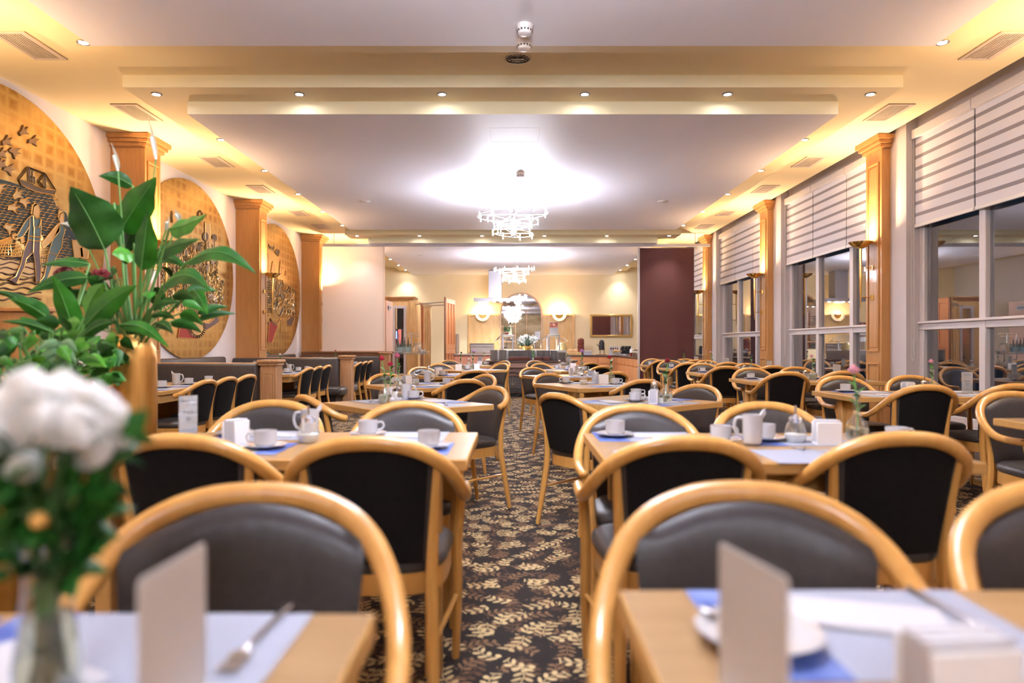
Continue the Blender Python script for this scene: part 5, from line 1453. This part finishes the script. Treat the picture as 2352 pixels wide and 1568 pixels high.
t = thing('menu_sign', 'white sign with a red heart picture above the buffet glass', 'sign', ((1272 - VX) * 15.7 / F, 15.7, 1.376))
q = MB(); q.box(-.10, .10, -.006, .006, 0, .29, .002); q.build('sheet', paper, t)
q = MB(); q.box(-.095, .095, -.010, -.006, .165, .28); pic = q.build('red_picture', noisy('red_print', (.45, .05, .03), (.70, .30, .20), (14, 14, 14), .6), t, smooth=False)
q = MB()
hp = [(0, 0), (-.028, .032), (-.024, .048), (-.010, .052), (0, .042), (.010, .052), (.024, .048), (.028, .032)]
q.prism([(x * 1.1, -.0105, .195 + z * 1.1) for x, z in hp], (0, -.002, 0)); q.build('heart', mat('heart_cream', (.8, .62, .5), .6), t, smooth=False)
q = MB(); q.box(-.06, .06, -.04, .04, -.0, .006, .002); q.build('foot', white_plastic, t)
ink = mat('grey_ink')
lettering('Herzlich', .022, ink, t, (0, -.0065, .125), (R(90), 0, 0)); lettering('Willkommen', .020, ink, t, (0, -.0065, .09), (R(90), 0, 0)); lettering('Guten Appetit', .018, ink, t, (0, -.0065, .055), (R(90), 0, 0))
t = thing('oil_bottle', 'white bottle with dark neck on the buffet glass shelf', 'bottle', ((1172 - VX) * 15.9 / F, 15.9, 1.376))
q = MB(); q.lathe([(0, 0), (.04, 0), (.042, .02), (.04, .12), (.016, .19), (.014, .25), (0, .25)], 16); q.build('bottle_body', mat('bottle_pale', (.70, .72, .50), .15), t)
q = MB(); q.lathe([(.014, .25), (.016, .25), (.016, .29), (0, .29)], 12); q.build('cap', black, t)
t = thing('herb_pot', 'small green herb plant on the buffet glass shelf', 'plant', ((1164 - VX) * 15.8 / F, 15.8, 1.376))
q = MB(); q.lathe([(0, 0), (.04, 0), (.05, .05), (0, .05)], 14); q.build('pot', mat('terracotta'), t)
q = MB(); rr = random.Random(8)
for k in range(30): q.ball((rr.uniform(-.07, .07), rr.uniform(-.05, .05), .07 + rr.uniform(0, .13)), .018, 1, (1, .5, .8))
q.build('foliage', leafd, t)
t = thing('flower_arrangement', 'white hydrangeas with long grey green leaves in the middle of the buffet', 'flowers', ((1212 - VX) * 15.9 / F, 15.9, 1.02)); t.scale = (1.35, 1.35, 1.3)
q = MB(); q.lathe([(0, 0), (.06, 0), (.09, .05), (.085, .07), (0, .06)], 18); q.build('dish', mat('gold_dish', (.7, .45, .12), .3, .8), t)
q = MB(); rr = random.Random(2)
for k in range(46):
    a = rr.uniform(0, 2 * PI); sp = rr.uniform(.05, .24); hh = rr.uniform(.14, .26)
    def fn(u, v, a=a, sp=sp, hh=hh):
        w_ = .012 * math.sin(PI * min(.1 + v * .9, 1)) * (2 * u - 1)
        return (math.cos(a) * sp * v - math.sin(a) * w_, math.sin(a) * sp * v + math.cos(a) * w_, .05 + hh * v)
    q.grid(fn, 1, 4)
q.build('leaves', mat('grey_green', (.10, .17, .12), .5), t)
for k, (x, y, z, r) in enumerate(((-.09, -.02, .20, .055), (-.03, .03, .22, .05), (.06, -.03, .22, .05), (.12, .02, .19, .045))):
    q = MB()
    rr = random.Random(k)
    for i in range(34):
        v = Vector((rr.gauss(0, 1), rr.gauss(0, 1), rr.gauss(0, 1))).normalized() * r; q.ball(Vector((x, y, z)) + v, .016, 1)
    q.build('bloom', mat('petal_white', PINK['white'], .55), t)
q = MB(); q.lathe([(0, 0), (.10, 0), (.11, .02), (.10, .10), (.05, .17), (0, .18)], 18)
obj1('cheese_dome', 'food cover', 'yellow and white striped food dome on the buffet, window side', q, mat('dome_yellow', (.80, .66, .32), .4), None, (1.16, 16.0, 1.02))
t = thing('milk_flower_bottle', 'slim green plant in a glass before the white plate stacks', 'plant', ((1225 - VX) * 14.95 / F, 14.97, .801))
q = MB(); q.lathe([(0, 0), (.02, 0), (.03, .02), (.012, .06), (0, .06)], 12); q.build('vase', porcelain, t)
q = MB(); rr = random.Random(11)
for k in range(16): q.ball((rr.uniform(-.018, .018), rr.uniform(-.015, .015), .06 + k * .010), .013, 1)
q.build('foliage', leafb, t)

# ------------------------------------------------------------------ mural side of the far room
t = thing('low_cabinet', 'low salmon wood cabinet between folding door and buffet', 'cabinet', (0, 0, 0))
a, b = P(1042, 813, 17.5), P(1126, 813, 17.5)
q = MB(); q.box(a.x, b.x, 17.5, 18.1, .05, a.z - .03, .004); q.build('body', mat('salmon_wood', (.55, .24, .15), .45), t)
q = MB(); q.box(a.x - .02, b.x + .02, 17.47, 18.13, a.z - .03, a.z, .004); q.build('worktop', mat('grey_top', (.30, .25, .24), .4), t)
q = MB(); q.box(a.x + .03, a.x + .45, 17.485, 17.5, .1, a.z - .08, .003); q.box(a.x + .48, b.x - .03, 17.485, 17.5, .1, a.z - .08, .003); q.build('door', mat('salmon_wood'), t)
# wooden portal with cornice and white framed opening
YD = 18.0
xa, xb = P(870, 0, YD).x, P(944, 0, YD).x; zt = P(0, 690, YD).z
t = thing('wooden_portal', 'wooden portal with cornice round the dark opening of the coffee room', 'portal', (0, 0, 0))
q = MB(); q.box(xa, P(903, 0, YD).x, YD, YD + .5, 0, zt, .005); q.box(P(930, 0, YD).x, xb + .03, YD, YD + .5, 0, zt, .005); q.box(xa, xb + .03, YD, YD + .5, P(0, 704, YD).z, zt, .005); q.build('surround', maple, t)
q = MB()
for k, (o_, z_) in enumerate(((.02, 0), (.05, .04), (.09, .07))): q.box(xa - o_, xb + .03 + o_, YD - o_, YD + .5, zt + z_ - .02, zt + z_ + .03, .006)
q.build('cornice', wood_pil, t)
q = MB()
for k in range(4): q.box(xb - .02 + k * .048, xb + .012 + k * .048, YD - .03, YD - .001, .15, zt - .06, .01)
q.box(xb - .04, xb + .18, YD - .02, YD + .5, 0, zt, .004); q.build('fluted_post', maple, t)
q = MB(); fx0, fx1 = P(903, 0, YD).x, P(930, 0, YD).x; fz = P(0, 702, YD).z
q.box(fx0 - .02, fx0 + .05, YD - .025, YD + .05, 0, fz, .004); q.box(fx1 - .03, fx1 + .04, YD - .025, YD + .05, 0, fz, .004); q.box(fx0 - .02, fx1 + .04, YD - .025, YD + .05, fz - .07, fz, .004); q.build('white_frame', white_paint, t)
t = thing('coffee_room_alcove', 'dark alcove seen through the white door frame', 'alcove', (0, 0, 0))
q = MB(); q.box(fx0 - .1, fx1 + .1, YD + 1.2, YD + 1.25, 0, fz); q.build('shade_panel', dark, t, smooth=False)  # near-black sheet stands in for the shade inside the opening
q = MB(); q.box(fx0 + .02, fx1 - .02, YD + .3, YD + 1.2, .78, .84, .003); q.build('shelf', mat('dark_worktop'), t)
t = thing('coffee_machine', 'black coffee machine with blue screen and red side in the dark opening', 'coffee machine', (P(911, 0, YD + .5).x, YD + .55, .842))
q = MB(); q.box(-.17, .14, -.1, .3, 0, .74, .015); q.build('body', mat('machine_grey', (.06, .055, .06), .3), t)
q = MB(); q.box(-.14, .02, -.11, -.1, .47, .68, .003); q.build('blue_screen', emit('screen_blue', (.15, .35, 1), .35), t)
q = MB(); q.box(.05, .13, -.115, -.09, .34, .72, .012); q.build('red_side', emit('red_emissive', (1, .04, .05), .16), t)  # side panel with a weak red emission in its material
q = MB(); q.box(-.10, .02, -.16, -.1, .05, .30, .01); q.build('milk_canister', steel, t)
# open door leaf
t = thing('door_leaf', 'open salmon coloured door leaf with a small white label', 'door', (0, 0, 0))
a, b = P(889, 687, 15.6), P(902, 690, 16.3)
q = MB(); q.prism([(a.x - .02, a.y, 0), (b.x, b.y, 0), (b.x, b.y, b.z - .04), (a.x - .02, a.y, b.z - .04)], (-.04, .008, 0)); q.build('leaf', mat('salmon_door', (.68, .42, .30), .5), t)
v = (b - a); v.z = 0; v.normalize()
q = MB(); c = Vector((a.x + .0, a.y, 0)) + v * .28; n_ = Vector((v.y, -v.x, 0))
q.prism([(c + v * s_ + n_ * .008 + Vector((0, 0, z_))) for s_, z_ in ((-.12, 1.96), (.16, 1.96), (.16, 2.06), (-.12, 2.06))], n_ * .004); q.build('label_plate', paper, t)
q = MB(); q.prism([(c + v * s_ + n_ * .013 + Vector((0, 0, z_))) for s_, z_ in ((-.09, 1.995), (.13, 1.995), (.13, 2.025), (-.09, 2.025))], n_ * .001); q.build('label_text', mat('grey_ink'), t)
# fluted post, rods and folding door
YG = 17.6
t = thing('folding_partition', 'reddish wooden folding door with long panels hanging from steel rods', 'folding door', (0, 0, 0))
a, b = P(1023, 683, 16.6), P(1044, 692, 17.6)
v = Vector((b.x - a.x, b.y - a.y, 0)); L_ = v.length; v.normalize(); nn = Vector((v.y, -v.x, 0)); H_ = a.z
def slab(s0, s1, z0, z1, o0, o1, q): q.prism([Vector((a.x, a.y, 0)) + v * s + nn * o0 + Vector((0, 0, z)) for s, z in ((s0, z0), (s1, z0), (s1, z1), (s0, z1))], nn * (o1 - o0))
q = MB(); slab(0, L_, .05, H_, -.02, .0, q)
for k in range(4): slab(k * (L_ - .09) / 3, k * (L_ - .09) / 3 + .09, .05, H_, 0, .02, q)
for z in (.05, 1.05 - .12, 1.05, H_ - .12): slab(0, L_, z, z + .11, .0, .0205, q)
q.build('door_leaf', wood_red, t, smooth=False)
q = MB(); q.box(a.x - .03, a.x + .01, a.y - .03, a.y + .01, 0, H_ + .01, .004); q.build('edge_post', wood_dark, t)
q = MB(); q.tube([(a.x, a.y, P(0, 693, 16.6).z), (P(955, 0, 17.6).x, 17.6, P(0, 693, 16.6).z)], .015, 6); q.tube([(a.x, a.y, P(0, 700, 16.6).z), (P(972, 0, 17.0).x, 17.0, P(0, 700, 16.6).z)], .015, 6); q.build('rod', mat('grey_rod', (.45, .40, .38), .4, .5), t)
t = thing('fluted_column', 'pair of fluted wooden posts with flared tops beside the trolley', 'post', (0, 0, 0))
xq = P(970, 0, YG).x; zt2 = P(0, 697, YG).z
q = MB(); q.box(xq - .04, xq + .04, YG, YG + .1, 0, zt2, .005); q.prism([(xq - .04, YG - .005, zt2 - .06), (xq + .04, YG - .005, zt2 - .06), (xq + .09, YG - .005, zt2 + .02), (xq - .09, YG - .005, zt2 + .02)], (0, .11, 0)); q.build('slim_post', wood_red, t)
x0, x1 = P(975, 0, YG).x, P(991, 0, YG).x
q = MB(); q.box(x0, x1, YG - .2, YG - .1, 0, zt2 - .10, .004)
for k in range(3): q.box(x0 + .015 + k * .06, x0 + .045 + k * .06, YG - .225, YG - .2, .1, zt2 - .18, .008)
q.prism([(x0, YG - .22, zt2 - .12), (x1, YG - .22, zt2 - .12), (x1 + .04, YG - .25, zt2 - .05), (x0 - .02, YG - .25, zt2 + .02)], (0, .14, 0)); q.build('fluted_post', maple, t)
t = thing('tall_picture_frame', 'narrow grey frame leaning on the far wall beside the maple panel', 'frame', (0, 0, 0))
a, b = far(1048, 813, 20.84), far(1053, 767, 20.84)
q = MB(); q.box(a.x - .01, b.x + .02, 20.80, 20.86, .9, b.z, .004); q.build('frame_bar', mat('frame_grey', (.32, .25, .21), .5), t)
q = MB(); q.box(a.x + .012, b.x - .002, 20.79, 20.80, .93, b.z - .04); q.build('inlay', mat('frame_inlay', (.45, .34, .27), .4), t)
# trolley
YT = 15.3
tx0, tx1 = P(905, 0, YT).x, P(978, 0, YT).x
t = thing('serving_trolley', 'glass shelved serving trolley with steel frame before the wooden portal', 'trolley', (0, 0, 0))
q = MB(); q.box(tx0, tx1, YT, YT + .45, .935, .95, .004); q.box(tx0 + .1, tx1, YT, YT + .45, .40, .412, .004); q.build('shelf', mat('smoked_shelf', (.30, .28, .28), .15), t)
q = MB()
for x in (tx0 + .04, tx1 - .12):
    for y in (YT + .04, YT + .41): q.tube([(x, y, .06), (x, y, .95 if x > tx0 + .2 or y < YT + .1 else 1.40)], .012, 8)
q.tube([(tx0 + .34, YT + .3, .95), (tx0 + .34, YT + .3, 1.42)], .014, 8); q.tube([(tx0 + .2, YT + .3, 1.40), (tx0 + .54, YT + .3, 1.40)], .008, 6); q.tube([(tx0 + .2, YT + .3, 1.34), (tx0 + .54, YT + .3, 1.34)], .006, 6)
q.tube([(tx0 - .04, YT, .985), (tx1 + .03, YT, .985), (tx1 + .03, YT + .45, .985), (tx0 - .04, YT + .45, .985)], .008, 6, closed=True); q.build('frame', chrome, t)
for x in (tx0 + .04, tx1 - .12):
    for y in (YT + .04, YT + .41):
        q = MB(); q.tube([(x - .012, y, .035), (x + .012, y, .035)], .035, 12); q.build('castor', black, t)
frost = thin_glass('frosted_plastic', (.86, .94, .96), .10)
for k, (px, lb) in enumerate(((918, 'nearer the door leaf'), (936, 'nearer the glass jug'))):
    t = thing('ice_bucket', 'translucent pale blue bucket on the trolley, %s' % lb, 'bucket', (P(px, 0, YT + .15).x, YT + .17, .952), 0, 'buckets on the trolley')
    q = MB(); q.lathe([(0, .0), (.075, 0), (.095, .215), (.10, .22), (.09, .22), (.07, .01), (0, .01)], 20); q.build('bucket_wall', frost, t)
    q = MB(); q.lathe([(0, .012), (.07, .012), (.08, .14), (0, .14)], 18); q.build('contents', mat('ice_pale', (.82, .90, .92), .4), t)
for k in range(4):
    q = MB(); q.lathe([(0, 0), (.018, 0), (.018, .16), (.008, .20), (.008, .25), (0, .25)], 10)
    obj1('small_bottle', 'bottle', 'dark necked small bottle standing in the trolley buckets, %s from the door leaf' % ordn[k], q, mat('bottle_smoke', (.12, .10, .10), .1), 'bottles in the buckets', (P(914 + k * 8, 0, YT + .2).x, YT + .17, 1.06 if k != 1 and k != 2 else 1.06))
t = thing('glass_jug', 'large clear glass jug on the serving trolley', 'jug', (P(957, 0, YT + .2).x, YT + .2, .952))
q = MB(); q.lathe([(0, 0), (.07, 0), (.095, .03), (.10, .08), (.08, .15), (.055, .19), (.06, .235), (.052, .235), (.048, .19)], 22); q.build('glass_body', mat('jug_glass', (.95, .9, .8), .05, Transmission_Weight=.8, IOR=1.2), t)
q = MB(); q.tube(hull_spline([(.055, 0, .22), (.105, 0, .22), (.125, 0, .15), (.095, 0, .08)], 3), .010, 7); q.build('handle', mat('jug_glass'), t)
rr = random.Random(5)
def tumbler():
    q = MB(); q.lathe([(0, .002), (.028, 0), (.034, .085), (.032, .085), (.026, .006), (0, .008)], 14); return tag(q.build('tumbler', mat('glassware', (.80, .76, .72), .1, Transmission_Weight=.5, IOR=1.2)), '', 'glass')
for r_ in range(2):
    for k in range(8):
        place('tumbler', tumbler, 'clear tumbler on the lower trolley shelf, %s row, %s along it' % (('front', 'back')[r_], ['first', 'second', 'third', 'fourth', 'fifth', 'sixth', 'seventh', 'eighth'][k]), (tx0 + .15 + k * .07, YT + .08 + r_ * .1, .413), 0, 'tumblers on the trolley')
for k in range(3):
    place('tumbler', tumbler, 'clear tumbler on the top trolley shelf beside the jug, %s' % ordn[k], (tx1 - .13 + (k % 2) * .075, YT + .08 + k * .08, .952), 0, 'tumblers on the trolley')

# ------------------------------------------------------------------ plants by the booths
def leaf_mesh(q, base, tip, width, bulge=.12, twist=0.0, fold=.25, droop=.0, cordate=.0, wavy=0.0, nv=12):
    base, tip = Vector(base), Vector(tip); ax = tip - base; L = ax.length
    up = Vector((0, 0, 1)); toward = Vector((0, -1, .25)).normalized()
    side = ax.cross(toward)
    if side.length < 1e-5: side = Vector((1, 0, 0))
    side.normalize(); nrm = side.cross(ax).normalized()
    side2 = side * math.cos(twist) + nrm * math.sin(twist); nrm2 = nrm * math.cos(twist) - side * math.sin(twist)
    if nrm2.y > 0: nrm2 = -nrm2
    def fn(u, v):
        s = 2 * u - 1
        p = (math.sin(PI * min(1, v ** .62)) ** .85) if v < 1 else 0
        if v > .6: p *= 1 - .15 * ((v - .6) / .4)
        w_ = width * .5 * max(p, .012)
        c = base + ax * v + up * (bulge * L * math.sin(PI * v) - droop * L * v * v)
        return c + side2 * (s * w_) + nrm2 * (-abs(s) ** 1.4 * w_ * fold + wavy * w_ * math.sin(v * 17 + s) * abs(s))
    q.grid(fn, 6, nv)
def petiole(q, a, b, r=.004, sag=.03):
    a, b = Vector(a), Vector(b); m_ = (a + b) / 2 + Vector((0, 0, sag))
    q.tube(hull_spline([a, m_, b], 4), r, 6)
S7 = 2.903
def midrib(q, a, b, bulge):
    a, b = Vector(a), Vector(b); ax = b - a; L = ax.length
    q.tube([a + ax * v + Vector((0, 0, 1)) * (bulge * L * math.sin(PI * v)) + Vector((0, -.0012, 0)) for v in [k / 8 for k in range(8)]], [.0028 * (1 - k / 9) for k in range(8)], 5)
def L7(x, y, d): return P(x / S7, 380 + y / S7, d)
t = thing('tall_gold_vase', 'tall gold floor vase beside the second mural side table', 'vase', (P(301, 0, 3.0).x, 3.0, 0))
q = MB(); q.lathe([(0, 0), (.095, 0), (.10, .02), (.104, .6), (.103, 1.06), (.098, 1.11), (.082, 1.145), (.062, 1.16), (.060, 1.168), (.054, 1.168), (.052, 1.12), (0, 1.10)], 36); q.build('vase_body', gold_vase, t, angle=60)
vt = Vector((P(301, 0, 3.0).x, 3.0, 1.13))
t = thing('peace_lily', 'peace lily with big glossy leaves and white spathes in the tall gold vase', 'plant', (0, 0, 0))
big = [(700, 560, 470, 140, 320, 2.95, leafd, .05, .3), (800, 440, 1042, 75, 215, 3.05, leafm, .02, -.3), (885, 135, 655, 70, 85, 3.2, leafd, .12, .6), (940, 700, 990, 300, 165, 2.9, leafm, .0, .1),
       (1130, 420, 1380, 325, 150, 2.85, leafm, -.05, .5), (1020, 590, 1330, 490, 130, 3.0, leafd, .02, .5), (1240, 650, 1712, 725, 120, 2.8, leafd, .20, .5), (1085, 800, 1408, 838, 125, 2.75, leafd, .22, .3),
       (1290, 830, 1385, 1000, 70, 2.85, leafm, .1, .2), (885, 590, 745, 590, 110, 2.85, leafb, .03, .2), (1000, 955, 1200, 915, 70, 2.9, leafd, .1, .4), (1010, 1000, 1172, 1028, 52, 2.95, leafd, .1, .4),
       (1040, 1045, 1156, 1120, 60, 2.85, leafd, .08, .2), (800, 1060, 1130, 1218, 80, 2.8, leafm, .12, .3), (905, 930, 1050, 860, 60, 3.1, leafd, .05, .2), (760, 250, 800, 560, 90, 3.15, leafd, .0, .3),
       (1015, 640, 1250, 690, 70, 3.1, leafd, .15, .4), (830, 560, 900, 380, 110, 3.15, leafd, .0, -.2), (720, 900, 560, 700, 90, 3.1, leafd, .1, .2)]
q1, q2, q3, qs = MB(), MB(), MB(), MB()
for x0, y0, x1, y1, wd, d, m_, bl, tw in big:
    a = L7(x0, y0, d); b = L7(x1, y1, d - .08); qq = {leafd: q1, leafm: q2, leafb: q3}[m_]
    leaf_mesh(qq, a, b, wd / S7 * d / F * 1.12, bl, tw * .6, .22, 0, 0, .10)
    midrib(qs, a, b, bl)
    petiole(qs, vt + Vector((random.uniform(-.03, .03), random.uniform(-.03, .03), -.05)), a, .0055, .02)
rr = random.Random(21)
for k in range(26):
    an = rr.uniform(.15, PI - .15); ln = rr.uniform(.16, .34); d = rr.uniform(-.22, .22)
    a = vt + Vector((math.cos(an) * ln * .9, d * .6, .03 + math.sin(an) * ln)); b = a + Vector((math.cos(an) * rr.uniform(.08, .17), d * .5, rr.uniform(-.09, .06)))
    leaf_mesh(q1 if k % 3 else q2, a, b, rr.uniform(.035, .06), .1, rr.uniform(-.6, .6), .3); petiole(qs, vt, a, .0032, .02)
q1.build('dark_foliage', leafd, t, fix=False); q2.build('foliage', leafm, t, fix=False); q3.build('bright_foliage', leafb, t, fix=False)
for (x0, y0, x1, y1, wd, d) in ((800, 90 - 0, 738, -160, 60, 3.0), (1055, 40, 985, -330, 52, 3.05), (1200, 385, 1160, 290, 60, 3.0), (1105, 450, 1125, 335, 42, 2.95), (560, 420, 395, 385, 45, 3.1), (100, 1190, 60, 1130, 60, 2.7), (130, 1215, 150, 1170, 50, 2.7)):
    a = L7(x0, y0, d); b = L7(x1, y1, d - .03)
    q = MB()
    a2 = b + (a - b) * .78
    leaf_mesh(q, a2, b, wd / S7 * d / F * 1.0, .0, .9, .55)
    q.tube([a2, a2 + (b - a2) * .5 + Vector((0, -.008, 0))], .006, 8)
    q.build('white_spathe', spathe, t, fix=False)
    petiole(qs, vt if d > 2.8 else L7(200, 1300, 2.7), a2, .0035, .01)
qs.build('stems', stemm, t)
for k, (x, y) in enumerate(((430, 715), (670, 735))):
    q = MB(); c = L7(x, y, 2.9)
    for i in range(16): q.ball(c + Vector((rr.uniform(-.035, .035), rr.uniform(-.02, .02), rr.uniform(-.018, .018))), .016, 1)
    q.build('red_bloom', mat('deep_red_petal', (.20, .008, .02), .45), t)
# low planter with mixed foliage
PX, PY = -1.93, 2.66
t = thing('gold_planter', 'wide gold floor planter left of the tall gold vase', 'planter', (PX, PY, 0))
t['label'] = 'wide gold floor planter holding the low leafy plants'
q = MB(); q.lathe([(0, 0), (.22, 0), (.235, .03), (.27, .5), (.305, .86), (.32, .915), (.315, .94), (.295, .945), (.27, .93), (.26, .88), (0, .88)], 40); q.build('planter_body', gold_vase, t, angle=60)
t = thing('mixed_foliage_plant', 'low bushy green plant with split leaves in the wide gold planter', 'plant', (0, 0, 0))
q1, q2, q3, qs = MB(), MB(), MB(), MB()
hand = [(500, 1130, 350, 735, 140, 2.75, leafm), (570, 1000, 690, 785, 150, 2.7, leafb), (560, 1080, 912, 800, 150, 2.65, leafm), (590, 745, 180, 850, 100, 2.85, leafd), (600, 655, 262, 668, 75, 2.9, leafd), (330, 1020, 60, 885, 105, 2.6, leafm),
        (350, 1110, 0, 1040, 48, 2.6, leafd), (300, 1000, -40, 830, 60, 2.8, leafd), (470, 1200, 600, 1285, 130, 2.5, leafb), (420, 1080, 540, 1050, 90, 2.5, leafb), (560, 1130, 780, 1040, 80, 2.6, leafd), (450, 960, 420, 760, 120, 2.95, leafd), (640, 1060, 800, 960, 90, 2.8, leafd), (300, 1130, 130, 1010, 70, 2.75, leafm)]
pt = Vector((PX, PY, .93))
for x0, y0, x1, y1, wd, d, m_ in hand:
    a = L7(x0, y0, d); b = L7(x1, y1, d - .06); qq = {leafd: q1, leafm: q2, leafb: q3}[m_]
    leaf_mesh(qq, a, b, wd / S7 * d / F * 1.1, .08, rr.uniform(-.3, .3), .22, wavy=.1); midrib(qs, a, b, .08); petiole(qs, pt + Vector((.12, 0, -.03)), a, .0045, .02)
for k in range(150):
    x = rr.uniform(-60, 800); y = rr.uniform(1110, 1440) - 60 * math.sin(max(0, min(1, x / 800)) * PI) + (x > 650) * 30
    d = 2.6 + rr.uniform(-.22, .28)
    a = L7(x, y, d); an = rr.uniform(0, 2 * PI); L_ = rr.uniform(.05, .10)
    b = a + Vector((math.cos(an) * L_, rr.uniform(-.05, .02), math.sin(an) * L_ * .7 - .015))
    leaf_mesh([q1, q1, q2, q3][k % 4], a, b, rr.uniform(.030, .055), .1, rr.uniform(-.7, .7), .25, nv=8)
    if k % 3 == 0: petiole(qs, pt + Vector((rr.uniform(-.15, .2), rr.uniform(-.1, .1), -.05)), a, .003, .01)
q1.build('dark_foliage', leafd, t, fix=False); q2.build('foliage', leafm, t, fix=False); q3.build('bright_foliage', leafb, t, fix=False)
# split monstera leaf made of fingers
q = MB()
c0 = L7(400, 1175, 2.42)
for s in (-1, 1):
    for k in range(5):
        a = c0 + Vector((s * .004, 0, -.022 * k)); an = R(200 + 14 * k) if s < 0 else R(-20 - 14 * k)
        L_ = .085 - .006 * abs(k - 1.5)
        b = a + Vector((math.cos(an) * L_, -.02, math.sin(an) * L_ - .012))
        leaf_mesh(q, a, b, .034, .14, 0, .2, nv=8)
leaf_mesh(q, c0, c0 + Vector((0, -.02, -.15)), .07, .05, 0, .2)
q.build('split_foliage', mat('leaf_grey_green', (.10, .24, .11), .35), t, fix=False)
qs.build('stems', stemm, t)

# ------------------------------------------------------------------ bouquet nearest to the camera
vx, vy = -.488, .715
t = thing('glass_vase', 'blurred slim glass vase with flower stems on the nearest mural side table', 'vase', (vx, vy, ZT))
q = MB(); q.lathe([(0, .003), (.030, 0), (.034, .015), (.033, .04), (.026, .08), (.022, .12), (.022, .15), (.027, .172), (.025, .172), (.020, .15)], 24); q.build('glass_body', tglass, t)
q = MB(); q.lathe([(0, .006), (.028, .006), (.031, .04), (.022, .09), (0, .09)], 20); q.build('water', mat('vase_water'), t)
petal_soft = mat('petal_white_soft', (.93, .93, .92), .6); _n = N(petal_soft); _t = _n.new('ShaderNodeBsdfTranslucent'); _t.inputs[0].default_value = (.95, .95, .93, 1); _x = _n.new('ShaderNodeMixShader'); _x.inputs[0].default_value = .5
_n.l.new(_n.nodes['Principled BSDF'].outputs[0], _x.inputs[1]); _n.l.new(_t.outputs[0], _x.inputs[2]); _n.l.new(_x.outputs[0], _n.nodes['Material Output'].inputs[0])
t = thing('flower_bouquet', 'blurred bouquet of white blooms and green foliage nearest to the camera', 'bouquet', (vx, vy, ZT))
q = MB(); rr = random.Random(31)
for k in range(16):
    a = rr.uniform(0, 6.28); r = rr.uniform(.01, .085)
    q.tube(hull_spline([(rr.uniform(-.01, .01), rr.uniform(-.01, .01), .02), (rr.uniform(-.01, .01), rr.uniform(-.01, .01), .15), (r * math.cos(a), r * math.sin(a) * .6, rr.uniform(.24, .30))], 3), .0028, 6)
q.build('stems', mat('stem_dark_green', (.08, .20, .06), .5), t)
q = MB()
for k in range(230):
    a = rr.uniform(0, 6.28); z = rr.uniform(.125, .275); r = (.03 + .055 * (z - .12) / .15) * rr.random() ** .4
    p0 = Vector((r * math.cos(a), r * math.sin(a) * .7, z)); an = rr.uniform(0, 6.28)
    p1 = p0 + Vector((math.cos(a) * .03, math.sin(a) * .03, rr.uniform(-.02, .035)))
    leaf_mesh(q, p0, p1, rr.uniform(.014, .028), .1, rr.uniform(-1, 1), .2, nv=5)
q.build('foliage', leafd, t, fix=False)
for k, (px, py, dd, r) in enumerate(((30, 950, 0, .026), (85, 925, -.03, .030), (140, 910, .02, .030), (195, 935, -.02, .028), (250, 975, .0, .026), (110, 985, -.05, .030), (170, 990, -.05, .028), (20, 1010, -.02, .026), (225, 1040, -.03, .022), (60, 1075, -.05, .018), (285, 1005, .01, .020), (-25, 985, .0, .028), (60, 895, .03, .026), (-50, 930, .02, .028), (235, 935, .04, .022), (-60, 1010, .0, .026))):
    c = P(px, py, vy + dd) - Vector((vx, vy, ZT))
    o = bloom_mesh(r, 5, k).build('white_bloom', petal_soft, t, fix=False)
    o.location = c; o.rotation_euler = (R(rr.uniform(20, 60)), R(rr.uniform(-30, 30)), 0)
c = P(90, 1195, vy - .04) - Vector((vx, vy, ZT))
q = MB(); q.ball(c, .009, 2); q.build('orange_bud', mat('orange_bud', (.8, .42, .10), .5), t)
